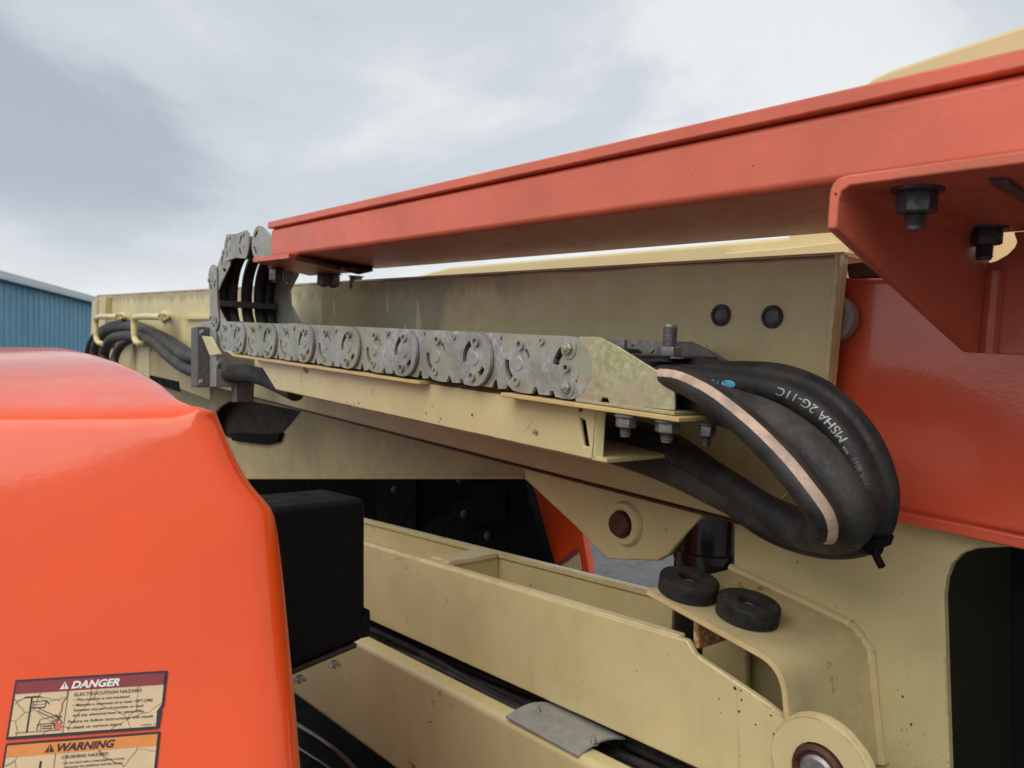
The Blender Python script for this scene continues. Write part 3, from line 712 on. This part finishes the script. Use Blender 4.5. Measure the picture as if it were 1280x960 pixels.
# weld bead along the joint
wp = [Vector((p[0], YR - .003, p[1] + .006)) for p in pr[:-1]] + [Vector((p2[0] + .006, YR - .003, p2[1]))]
wp2 = [Vector((p[0] + (.006 if i > 6 else 0), YR - .002, p[1] + (.006 if i <= 6 else .002))) for i, p in enumerate(pr)]
tube('weld_bead', wp2, (lambda t: .0072 + .0006 * math.sin(t * 190)), 'cream_clean', rs, n=12, seg=10)
# support web below the shelf
xs = at(868, 800, YS + .01).x
zs = P0.z + (xs - P0.x) * (P1.z - P0.z) / (P1.x - P0.x)
quadprism('shelf_web', [Vector((xs, YS + .006, zs - .006)), Vector((xs + .010, YS + .006, zs - .006)), Vector((xs + .010, YS + .006, zs - .055)), Vector((xs, YS + .006, zs - .05))], YH * (YR - YS - .006), 'pocket', rs, .003)
shn = Vector((-(P1.z - P0.z), 0, P1.x - P0.x)).normalized()
PAD = 'rubber bumper pads on the cream shelf'
for (qx, qy, lab) in ((859, 742, 'left of the two round black rubber bumper pads on the cream shelf'), (933, 772, 'right of the two round black rubber bumper pads, nearer the shelf bend')):
    o_ = atp(qx, qy, P0 + shn * .005, shn)
    bp_ = thing('rubber_bumper', lab, 'rubber bumper', o_, PAD)
    lathe('pad', [(.020, 0), (.041, 0), (.044, .002), (.044, .023), (.042, .026), (.017, .026), (.0155, .024), (.0155, .006), (.0, .006)], o_, shn, 'rubber', bp_, 44)
    lathe('dusty_face', [(.0175, .0255), (.0405, .0255), (.0402, .0268), (.0178, .0268), (.0175, .0255)], o_, shn, 'padtop', bp_, 44)
    lathe('washer', [(.0150, .014), (.0150, .0165), (.007, .0165), (.007, .014)], o_, shn, 'zinc_dark', bp_, 24)
    lathe('bolt', [(.0085, .010), (.0085, .019), (.007, .0205), (0, .021)], o_, shn, 'steel', bp_, 6)

cy = thing('hydraulic_cylinder', 'black hydraulic cylinder standing behind the left rubber pad', 'hydraulic cylinder', at(868, 790, 1.09))
oc = at(872, 800, 1.09); oc.z = H - .60
lathe('barrel', [(.0, 0), (.054, 0), (.054, .30), (.056, .30), (.056, .315), (.052, .317), (.052, .40), (0, .40)], oc, Vector((.06, 0, 1)), 'gloss_black', cy, 40)
lathe('lower_eye', [(.04, -.12), (.04, 0)], oc, UP, 'gloss_black', cy, 24)

# ================================================================== RED BEAM CARRYING THE UPPER CHAIN END
bm_ = thing('red_carrier_beam', 'long faded red beam with an angular bolted bracket, crossing the top of the picture', 'machine beam', B(-.9, .9, .2))
n0, n1 = .1645, .2505
yb0, yb1 = .72, 1.02
sE = -1.903
bprism('side_plate', [(sE, n0), (.8, n0), (.8, n1 - .014), (sE, n1 - .014)], yb0, yb0 + .30, 'red', bm_, .010, seg=4)
bprism('top_cap', [(sE - .006, n1 - .0135), (.8, n1 - .0135), (.8, n1 + .003), (sE - .006, n1 + .003)], yb0 - .006, yb0 + .31, 'red', bm_, .003, seg=3)
# plate under the beam that holds the chain end
def onn(px, py, n):
    d = ray(px, py); return CAM + d * (n / d.dot(BN))
_c = onn(466, 339, .152)
quadprism('chain_plate', [onn(316, 328, .152), onn(361, 323, .152), onn(448, 343, .152), _c, _c - BD * .40], BN * .0118, 'red', bm_, .0015)
for (px_, py_, R_, sh_) in ((346, 334, .020, .004), (405, 341, .020, .004), (417, 342, .020, .004), (445, 345, .020, .020)):
    bolt('bolt', onn(px_, py_, .152), -BN, 'bolt_dark', bm_, R=R_, hh=.036, sh=sh_, wr=R_ * 1.1)
# right bracket: top plate, slanting side gusset, back plate
yk = .60; nkT = .1432; nkB = .134
xk = -.352; ykb = .912
sk = SN(1036, 240, yk)[0]
bk_o = []
tp = [(sk + .0 + .012, nkT), (.9, nkT), (.9, nkB), (sk + .009, nkB)]
bprism('bracket_top', [(sk, nkT - .012), (sk + .003, nkT - .005), (sk + .008, nkT - .001), (sk + .015, nkT), (.3, nkT), (.3, nkB), (sk + .018, nkB), (sk + .0105, nkB - .004), (sk + .009, nkB - .012)], yk, ykb, 'red', bm_, .002, seg=2)
# side gusset in the plane across the boom
gT = lambda Y_, n_: B(sk + .0003, Y_, n_)
nf = SN(1031, 287, yk)[1]
pb = at(1216, 441, ykb); nbk = (pb - CAM).dot(BN)
gp = [gT(yk, nkT - .0115), gT(ykb, nkT - .0115), gT(ykb, nbk), gT(ykb - .03, nbk), gT(yk, nf)]
quadprism('bracket_gusset', gp, BD * .0088, 'red', bm_, .002)
hc = SN(1233, 316, ykb)
hx, hn = hc
bprism('bracket_back', [(sk + .002, nbk), (sk + .002, nkB), (hx - .018, nkB), (hx - .026, hn + .010), (hx - .027, hn + .003), (hx - .022, hn - .005), (hx - .011, hn - .010), (hx, hn - .0115), (hx + .010, hn - .009), (hx + .020, hn - .003), (hx + .026, hn + .004), (hx + .028, hn + .010), (hx + .024, nkB), (.30, nkB), (.30, nbk - .003)], ykb, ykb + .01, 'red', bm_, .0015)
tube('weld_bead', [B(sk + .016, ykb - .003, hn - .020), B(sk + .016, ykb - .003, .05), B(sk + .016, ykb - .003, nbk)], .009, 'red', bm_, n=8, seg=8)
def onn(px, py, n):
    d = ray(px, py); return CAM + d * (n / d.dot(BN))
bolt('bolt', onn(1147, 236, nkB), -BN, 'bolt_dark', bm_, R=.0155, hh=.020, sh=.013, wr=.020)
b2 = onn(1233, 284, nkB)
bolt('bolt', b2, -BN, 'bolt_dark', bm_, R=.0155, hh=.018, sh=.015, wr=.020)
q = onn(1262, 236, nkB - .0005)
quadprism('slot_shade_plate', [onn(1236, 223, nkB), onn(1262, 222, nkB), onn(1300, 250, nkB), onn(1300, 262, nkB)], BN * -.004, 'bolt_dark', bm_, .001)  # dark plate standing in for the shade of a slot hole

# ================================================================== STEEL CABLE CARRIER
cc = thing('cable_carrier', 'weathered zinc steel cable chain curling up from its tray to the red beam', 'cable chain', B(-1.4, .84, -.09))
NP = -.0405; RL = .0445; PT = .1145
YN, YF = .740, .940     # near and far plates
def arcslot(cx, cy, r, w_, a0, a1, n=7):
    return arc(cx, cy, r + w_ / 2, a0, a1, n) + arc(cx, cy, r - w_ / 2, a1, a0, n)
def outer_me(bolted=False):
    o = [(-.040, RL), (PT, RL)] + arc(PT, 0, RL, 84, -84, 16) + [(PT - .006, -RL), (PT - .026, -RL + .001), (PT - .031, -RL + .009), (PT - .037, -RL + .009), (PT - .039, -RL + .002),
         (.052, -RL + .001), (.046, -RL + .011), (.041, -RL + .012), (.034, -RL + .0005), (.010, -RL), (-.010, -RL + .002), (-.026, -RL + .010), (-.036, -RL + .022), (-.040, -.012), (-.041, .012)]
    hs = [arcslot(PT, 0, .0285, .0110, 116, 192), arcslot(PT, 0, .0285, .0095, -62, -26, 4), arcslot(0, 0, .0285, .0105, 172, 238), arcslot(0, 0, .0265, .0050, 20, 55, 4)]
    if bolted: hs = hs[2:] + [arcslot(PT, 0, .0285, .013, 118, 175), arcslot(PT, 0, .0285, .012, -52, -10, 5)]
    if not bolted: hs = hs + [circ(PT + .004, .0285, .0058, 10), circ(PT - .002, -.0285, .0058, 10)]
    hs = hs + [circ(.004, .028, .0058, 10), circ(-.002, -.028, .005, 10)]
    ms = [prism_me('a', o, Vector((0, 0, 0)), XH, UP, YH, 0, .0055, hs)]
    def sl(x, z, r=.0085, h=.005, hole=.64):
        ms.append(lathe_me('s', [(r * hole, .012), (r * hole, -h), (r, -h), (r * 1.04, -h * .8), (r, 0)], Vector((x, 0, z)), YH, 16))
    def rv(x, z, r): ms.append(lathe_me('r', [(r, 0), (r, -.0008), (r * .93, -.0014), (0, -.0014)], Vector((x, 0, z)), YH, 18))
    if bolted:
        ms.append(bolt_me(Vector((PT - .002, 0, .0275)), -YH, R=.0095, hh=.0075, wr=.0155, dome=.003)); ms.append(bolt_me(Vector((PT - .002, 0, -.0275)), -YH, R=.0095, hh=.0075, wr=.0155, dome=.003))
        sl(PT - .003, 0, .0065)
    else:
        sl(PT + .004, .0285); sl(PT - .002, -.0285); rv(PT, .001, .0115)
    sl(.004, .028); sl(-.002, -.028, .0075, .0025); rv(0, -.001, .0110); sl(.053, .036, .006, .0035, .35)
    return join_me('outer_link', ms)
def inner_me():
    a, b = PT - .040, 2 * PT + .040
    o = [(a, RL), (b, RL), (b, -RL + .006), (PT + .095, -RL + .004), (PT + .088, -RL + .012), (PT + .083, -RL + .012), (PT + .078, -RL + .002), (PT + .058, -RL), (PT + .053, -RL + .014), (PT + .048, -RL + .014), (PT + .040, -RL + .001), (a, -RL + .001)]
    hs = [circ(PT, 0, .036, 18), circ(2 * PT, 0, .036, 18), circ(PT + .060, .036, .0035, 8)]
    ms = [prism_me('a', o, Vector((0, 0, 0)), XH, UP, YH, 0, .003, hs)]
    for x in (PT, 2 * PT): ms.append(lathe_me('c', [(.0145, 0), (.0145, .003)], Vector((x, 0, 0)), YH, 16))
    return join_me('inner_link', ms)
def round_me(name, deep):
    R_ = RL
    o = arc(PT, 0, R_, 62, -62, 14) + [(PT * .62, -R_ * .72), (PT * .38, -R_ * .72)] + arc(0, 0, R_, 242, 118, 14)[::1] + [(PT * .38, R_ * .74), (PT * .62, R_ * .74)]
    o = arc(PT, 0, R_, 60, -60, 14) + [(PT * .5, -R_ * .74)] + arc(0, 0, R_, -120, -240, 14) + [(PT * .5, R_ * .76)]
    hs = [arcslot(PT, 0, .0275, .0105, 112, 170), arcslot(PT, 0, .0275, .0105, 195, 250), arcslot(0, 0, .0275, .0105, 120, 180), arcslot(0, 0, .0275, .0105, 200, 250)]
    ms = [prism_me('a', o, Vector((0, 0, 0)), XH, UP, YH, 0, .0032, hs)]
    for x_ in (0, PT):
        ms.append(lathe_me('r', [(.011, 0), (.011, -.0012), (0, -.0016)], Vector((x_, 0, 0)), YH, 16)); ms.append(lathe_me('s', [(.0065, 0), (.0065, -.004), (0, -.004)], Vector((x_ + .004, 0, .029)), YH, 12))
    if deep: ms.append(prism_me('b', [(a * .96 + PT * .02, b_ * .9) for a, b_ in o], Vector((0, 0, 0)), XH, UP, YH, .006, .008))
    return join_me(name, ms)
OMR, IMR = round_me('outer_link', True), round_me('inner_link', False)
OM, OMB, IM = outer_me(), outer_me(True), inner_me()
for q in (OM, OMB, IM, OMR, IMR): q.materials.append(M['zinc'])
def mlink(name, me, s, n, ang, Y_, flip=False):
    o = bpy.data.objects.new(name, me); COL.objects.link(o); o.parent = cc
    ca, sa = math.cos(ang), math.sin(ang)
    ex = BD * ca + BN * sa; ez = BN * ca - BD * sa; ey = YH * (-1 if flip else 1)
    p = B(s, Y_, n) - cc.location
    o.matrix_local = Matrix(((ex.x, ey.x, ez.x, p.x), (ex.y, ey.y, ez.y, p.y), (ex.z, ey.z, ez.z, p.z), (0, 0, 0, 1)))
    return o
for m_ in (OM, OMB, IM, OMR, IMR):
    m_.polygons.foreach_set('use_smooth', [True] * len(m_.polygons)); m_.set_sharp_from_angle(angle=math.radians(30))
piv = []
SA = [-2.1326, -1.9060, -1.6785, -1.4505, -1.2220, -.9925, -.7619]
joints = []
for i, sa_ in enumerate(SA):
    s0 = sa_ - RL - PT
    n_ = NP - .0012 * (i < 2)
    mlink('outer_link', OMB if i == 6 else OM, s0, n_, 0, YN)
    mlink('outer_link', OM, s0, n_, 0, YF, True)
    if i < 6:
        mlink('inner_link', IM, s0, n_, 0, YN + .0080); mlink('inner_link', IM, s0, n_, 0, YF - .0080, True)
    for s_ in (s0, s0 + PT): joints.append((s_, n_))
# the curl
SC = SA[0] - RL - PT; NC = NP + .128; NU = NP + .256
def cang(a): return (SC + .128 * math.cos(math.radians(a)), NC + .128 * math.sin(math.radians(a)))
qs = [(SC, NP), (SC - .098, NP + .056), (SC - .118, NP + .150), (SC + .020, NU), (SC + .020 + PT, NU)]
def seg_between(me, name, a, b, Y_, flip):
    ang = math.atan2(b[1] - a[1], b[0] - a[0]); return mlink(name, me, a[0], a[1], ang, Y_, flip)
def shift(a, b):
    ang = math.atan2(b[1] - a[1], b[0] - a[0]); return (a[0] - PT * math.cos(ang), a[1] - PT * math.sin(ang))
for Y_, fl in ((YN, False), (YF, True)):
    dy = -.0045 if fl else .0045
    seg_between(IMR, 'inner_link', qs[0], qs[1], Y_ + dy, fl)
    seg_between(OMR, 'outer_link', qs[1], qs[2], Y_ - dy * .3, fl)
    seg_between(IMR, 'inner_link', qs[2], qs[3], Y_ + dy, fl)
    seg_between(OMR, 'outer_link', qs[3], qs[4], Y_, fl)
# cross bars
bars = [(a, b) for a, b in zip(joints[::2], joints[1::2])]
for (s_, n_) in [((a[0] + b[0]) / 2, a[1] + .02) for a, b in bars] + [(SC - .095, NP + .096), (SC + .08, NU + .02)]:
    bx_ = bprism('cross_bar', [(s_ - .016, n_ - .010), (s_ + .016, n_ - .010), (s_ + .016, n_ + .010), (s_ - .016, n_ + .010)], YN + .008, YF - .008, 'bolt_dark', cc, .003)
# end brackets: folded plates with a slanting wing
def wing(Y_, th):
    o = [(-.79, NP + RL), (SN(748, 424, Y_)[0], NP + RL + .001), SN(757, 425, Y_), SN(748, 505, Y_), (-.79, -.0855)]
    if th < 0:
        o = [(a, b) for a, b in WING]
    return o
WING = wing(YN, 1)
bprism('end_bracket', WING, YN + .0005, YN + .0045, 'zinc_y', cc, .001)
bprism('end_bracket', WING, YF - .0045, YF - .0005, 'zinc_dark', cc, .001)
def yw(px_, a, b): return a + (px_ - 749) / 95 * (b - a)
WP = [(750, 425), (757, 425.5), (772, 433), (836, 473), (842, 478), (843, 486), (843, 513), (762, 505), (759, 497), (752, 497), (749, 504)]
quadprism('bracket_wing', [at(a, b_, yw(a, YN - .0005, YN + .012)) for a, b_ in WP], YH * .004, 'zinc_y', cc, .001)
ws = [SN(a, b_, YN) for a, b_ in WP]
quadprism('bracket_wing', [B(a, YF - .004 - (a - ws[0][0]) * .06, b_) for a, b_ in ws], YH * .004, 'zinc_dark', cc, .001)
bprism('bracket_foot', [(-.79, -.0868), (SN(843, 513, YN)[0], -.0868), (SN(843, 513, YN)[0], -.0825), (-.79, -.0825)], YN, YN + .05, 'zinc_y', cc, .001)
bprism('bracket_foot', [(-.79, -.0868), (SN(843, 513, YN)[0], -.0868), (SN(843, 513, YN)[0], -.0825), (-.79, -.0825)], YF - .05, YF, 'zinc_dark', cc, .001)
bprism('cross_plate', [(-.745, -.02), (-.70, -.02), (-.70, -.016), (-.745, -.016)], YN + .006, YF - .006, 'bolt_dark', cc, .001)
ub = SC + .020 + 2 * PT - .014
UBP = arc(ub, NU, RL, 270, 80, 14) + [(ub + .03, NU + RL - .004), (ub + .10, NU + .004), (ub + .17, NU - RL)]
for y_, fl in ((YN + .004, 0), (YF - .008, 1)):
    bprism('upper_bracket', UBP, y_, y_ + .004, 'zinc', cc, .0006, holes=[arcslot(ub, NU, .0275, .011, 95, 150), arcslot(ub, NU, .0275, .011, 200, 255)])
    bprism('upper_bracket_backing', [(a * .97 + ub * .03, (b_ - NU) * .92 + NU) for a, b_ in UBP], y_ + .006, y_ + .008, 'zinc_dark', cc, 0)
plate('hanging_bracket', [(350, 326), (376, 326), (371, 345), (362, 362), (363, 380), (376, 404), (344, 404), (347, 388), (348, 370), (346, 358), (352, 345)], .93, .936, 'zinc', cc, .001, holes=[circ(356, 352, 3, 8)])
# bolts that hold the mount to the shelf
bt = at(800, 433, .86)
o_ = onn(803, 452, -.018); 
bolt('bolt', B(-.716, .845, -.020), BN, 'steel', cc, R=.017, hh=.017, sh=.030, sr=.0105, wr=.022)
for (px_, py_, R_) in ((783, 522, .0135), (835, 528, .0155), (884, 532, .011)):
    p_ = atp(px_, py_ - 3, B(0, 0, -.0945), BN)
    bolt('bolt', p_, -BN, 'zinc_dark' if R_ > .012 else 'bolt_dark', cc, R=R_, hh=.016, sh=.012, wr=R_ * 1.1)

# ================================================================== HOSES OF THE CHAIN
def hosepath(Yin, dn, loop):
    pts = [B(-1.9, Yin, NU + dn), B(-2.1, Yin, NU + dn), B(SC, Yin, NU - .0 + dn)]
    for a in (60, 30, 0, -30, -60): pts.append(B(SC - (.128 - .0) * math.cos(math.radians(a)) , Yin, NC + .128 * math.sin(math.radians(a)) + dn * .3))
    pts += [B(SC, Yin, NP + dn), B(-2.0, Yin, NP + dn), B(-1.6, Yin, NP + dn), B(-1.2, Yin, NP + dn), B(-.95, Yin, NP + dn)]
    return pts + [at(*q) for q in loop]
LOOPS = {
 'stripe': (.768, -.012, .0165, [(790, 478, .775), (835, 472, .765), (880, 490, .75), (930, 528, .735), (975, 572, .722), (1010, 615, .715), (1030, 645, .722), (1030, 667, .745), (1008, 668, .78), (965, 640, .82), (905, 600, .86), (840, 566, .90), (760, 542, .93), (680, 512, .95)]),
 'sleeve': (.800, -.010, .0250, [(800, 486, .80), (850, 492, .81), (905, 508, .80), (963, 530, .785), (1016, 570, .77), (1052, 620, .77), (1062, 652, .79), (1040, 665, .825), (985, 655, .86), (905, 616, .89), (825, 580, .92), (740, 552, .95), (670, 520, .96)]),
 'print': (.845, -.004, .0168, [(820, 466, .85), (880, 474, .845), (940, 481, .835), (995, 497, .825), (1040, 531, .82), (1071, 577, .82), (1084, 622, .82), (1074, 658, .83), (1035, 674, .85), (980, 650, .87), (900, 600, .89), (830, 556, .92), (760, 534, .95), (680, 520, .965)]),
 'outer': (.885, .0, .0150, [(830, 456, .89), (900, 464, .885), (965, 469, .88), (1025, 489, .875), (1072, 532, .87), (1100, 585, .865), (1106, 634, .865), (1086, 675, .87), (1030, 683, .88), (965, 664, .89), (900, 622, .91), (830, 585, .94), (750, 556, .96), (670, 532, .975)]),
 'back': (.915, .012, .0120, [(850, 462, .92), (930, 462, .915), (985, 468, .91), (1040, 494, .90), (1078, 540, .90), (1094, 590, .895), (1090, 640, .90), (1050, 668, .91), (980, 640, .925), (900, 590, .94), (830, 545, .955), (750, 525, .965), (670, 515, .97)])}
LAB = {'stripe': 'nearest black hose of the loop, with a tan stripe running along it', 'sleeve': 'thickest worn dull black hose, between the tan striped hose and the white lettered one',
       'print': 'black hose of the loop with white and blue lettering printed on it', 'outer': 'outermost glossy black hose of the loop, held by the cable tie', 'back': 'thin black hose furthest back in the loop, against the cream boom'}
FR = {}
for k, (yi, dn, r_, lp) in LOOPS.items():
    pts = hosepath(yi, dn, lp); nsub = 8
    fr = sweep(pts, nsub); FR[k] = fr
    n_chain = 13 * nsub
    o = link('hydraulic_hose', tube_me('hydraulic_hose', None, (lambda t, r=r_, n=len(fr), c=n_chain: (.0168 if t * (n - 1) < c - 6 else (.0168 + (r - .0168) * min(1, (t * (n - 1) - c + 6) / 8)))), fr=fr, seg=24), 'sleeve' if k == 'sleeve' else 'hose')
    tag(o, LAB[k], 'hose', 'hoses of the loop')
    LOOPS[k] = (yi, dn, r_, lp, o, n_chain)
def hose_map(k, i0, i1, refdir=None, phase=0, rr=1.02):
    """returns P(u, v): u 0..1 along the hose between frames i0..i1, v metres round it measured from the camera-facing side"""
    fr = FR[k]; r = LOOPS[k][2]
    def Pm(u, v):
        f_ = i0 + u * (i1 - i0); a = int(max(0, min(len(fr) - 2, math.floor(f_)))); t = f_ - a
        c = fr[a][0].lerp(fr[a + 1][0], t); T = (fr[a + 1][0] - fr[a][0]).normalized()
        d = (CAM - c) if refdir is None else refdir
        d = (d - T * d.dot(T)).normalized(); s_ = T.cross(d)
        th = v / r + phase
        return c + (d * math.cos(th) + s_ * math.sin(th)) * r * rr
    return Pm
def ribbon(name, k, i0, i1, w_, m, par, phase, rr, n=80, refdir=None, ph1=None):
    vs = []; fs = []
    for i in range(n + 1):
        u = i / n; ph = phase if ph1 is None else phase + (ph1 - phase) * u
        Pm = hose_map(k, i0, i1, refdir, ph, rr)
        for j in range(5): vs.append(Pm(u, w_ * (j / 4 - .5)))
    for i in range(n):
        for j in range(4): fs.append((i * 5 + j, i * 5 + j + 1, i * 5 + j + 6, i * 5 + j + 5))
    return link(name, flat_me(name, vs, fs), m, par)
VD = Vector((.55, -.75, .45))
nc = 13 * 8
ribbon('tan_stripe', 'stripe', nc + 5, nc + 8 * 6.65, .0108, 'stripe', LOOPS['stripe'][4], -.30, 1.015)
def wrap_text(name, k, body, i0, i1, cap, v0, m, par, rev=False, bold=False):
    tv, tf = text_verts(body, bold); Pm = hose_map(k, i0, i1, None, 0, 1.02)
    bm = bmesh.new(); bv = [bm.verts.new((a, b, 0)) for a, b in tv]
    for f in tf:
        try: bm.faces.new([bv[j] for j in f])
        except ValueError: pass
    bmesh.ops.triangulate(bm, faces=bm.faces); bmesh.ops.subdivide_edges(bm, edges=[e for e in bm.edges if abs(e.verts[0].co.y - e.verts[1].co.y) > .2], cuts=3)
    bmesh.ops.triangulate(bm, faces=bm.faces)
    for v in bm.verts: v.co = Pm(1 - v.co.x if rev else v.co.x, v0 + (v.co.y - .5) * cap * (1 if rev else -1))
    me = bpy.data.meshes.new(name); bm.to_mesh(me); bm.free()
    return link(name, me, m, par, smooth=False)
po = LOOPS['print'][4]
wrap_text('white_lettering', 'print', '"" MSHA 2G-11C', nc + 8 * 2.75, nc + 8 * 4.8, .0098, .001, 'alu', po, rev=True)
wrap_text('faint_lettering', 'print', 'POWER 8043', nc + 8 * 4.95, nc + 8 * 6.0, .0065, .001, 'zinc_dark', po, rev=True)
wrap_text('blue_lettering', 'print', 'POW', nc + 8 * 1.15, nc + 8 * 1.5, .0075, .003, 'blueprint', po, rev=True)
Pm = hose_map('print', nc + 8 * 1.55, nc + 8 * 1.85, None, 0, 1.012)
link('blue_emblem', flat_me('blue_emblem', [Pm(.5 + .5 * math.cos(a), .003 + .0048 * math.sin(a)) for a in [i * math.pi / 8 for i in range(16)]], [tuple(range(16))]), 'blueprint', po, smooth=False)
# cable tie round the loop
ti = tag(bpy.data.objects.new('cable_tie', None), 'black cable tie with its cut tail at the lower right end of the hose loop', 'cable tie')
COL.objects.link(ti); ti.location = at(1080, 680, .86)
fr = FR['outer']; c, u, v = fr[nc + int(8 * 7.0)]
pts = [c + (u * math.cos(a) + v * math.sin(a)) * .0170 for a in [i * 2 * math.pi / 16 for i in range(18)]]
tube('strap', pts, .0028, 'black', ti, n=4, seg=8)
hp = at(1090, 684, .845)
quadprism('head', [hp + Vector((-.011, 0, -.004)), hp + Vector((.009, .003, -.001)), hp + Vector((.012, .006, .011)), hp + Vector((-.008, 0, .009))], Vector((.002, .02, .002)), 'black', ti, .002)
tube('tail', [hp + Vector((0, .008, 0)), hp + Vector((.002, .006, -.010)), hp + Vector((.010, .002, -.020))], .0045, 'black', ti, n=5, seg=8)

# ================================================================== HOSES AND CLAMP ON THE LEFT
HL = [
 ([(122, 470, .955), (118, 440, .955), (128, 418, .96), (150, 409, .96), (185, 413, .96), (212, 432, .955), (232, 446, .945), (250, 449, .93), (275, 460, .90), (310, 465, .88)], (.029, .021), 'upper of the two thick grey-black hoses in the cream guards', 'sleeve'),
 ([(135, 470, .93), (130, 443, .935), (140, 424, .94), (162, 420, .94), (190, 426, .94), (210, 444, .935), (230, 459, .93), (250, 466, .92), (275, 470, .88), (310, 470, .86)], (.030, .022), 'lower of the two thick grey-black hoses in the cream guards', 'sleeve'),
 ([(109, 470, .985), (110, 440, .985), (120, 418, .99), (145, 404, .99), (175, 407, .99), (212, 424, .985), (236, 440, .97), (258, 456, .96), (290, 456, .95)], (.022, .015), 'thinnest black hose behind the pair in the cream guards', 'hose'),
 ([(146, 475, .90), (143, 450, .905), (152, 432, .93), (168, 422, .96), (180, 416, .98)], (.022, .02), 'short black hose dropping from under the first cream guard', 'hose')]
for pts, r_, lab, m_ in HL:
    tag(tube('hydraulic_hose', [at(*q) for q in pts], (lambda t, a=r_[0], b=r_[1]: a + (b - a) * t), m_, n=10, seg=18), lab, 'hose', 'hoses in the cream guards')
cl = thing('hose_clamp_block', 'grey clamp block with a dark front plate gripping the hoses left of the chain', 'clamp', at(262, 450, .85))
xcl = at(262, 450, .80).x
zt2, zb2 = at(250, 409, .78).z, at(250, 484, .78).z
quadprism('dark_plate', [Vector((xcl, .76, zb2)), Vector((xcl, .80, zb2)), Vector((xcl, .80, zt2)), Vector((xcl, .76, zt2))], Vector((-.07, 0, 0)), 'zinc_dark', cl, .004)
quadprism('clamp_half', [Vector((xcl + .06, .80, zb2)), Vector((xcl + .06, .93, zb2)), Vector((xcl + .06, .93, zt2 + .02)), Vector((xcl + .06, .80, zt2 + .02))], Vector((-.16, 0, 0)), 'alu', cl, .004)
quadprism('cross_bolt_bar', [Vector((xcl + .08, .86, zb2 - .05)), Vector((xcl + .08, .92, zb2 - .05)), Vector((xcl + .08, .92, zb2 + .02)), Vector((xcl + .08, .86, zb2 + .02))], Vector((-.05, 0, 0)), 'zinc_dark', cl, .004)
bolt('bolt', at(275, 456, .795), -YH, 'steel', cl, R=.014, hh=.012)
for q in ((253, 416), (252, 478)): bolt('bolt', at(*q, .758), -YH, 'steel', cl, R=.009, hh=.008)
cb2 = tag(bpy.data.objects.new('orange_lit_tab', None), 'x', 'tab'); bpy.data.objects.remove(cb2)
plate('tray_tab', [(252, 420), (262, 421), (274, 443), (262, 445)], .752, .762, 'cream', mb, .002)
link('far_chain_hose', tube_me('far_chain_hose', [at(272, 472, .85), at(300, 466, .84), at(330, 472, .84), at(370, 490, .84)], .026, seg=16), 'sleeve')
bpy.data.objects['far_chain_hose'].name = 'hose_stub'; tag(bpy.data.objects['hose_stub'], 'short dull black hose end coming out of the clamp block under the chain', 'hose')
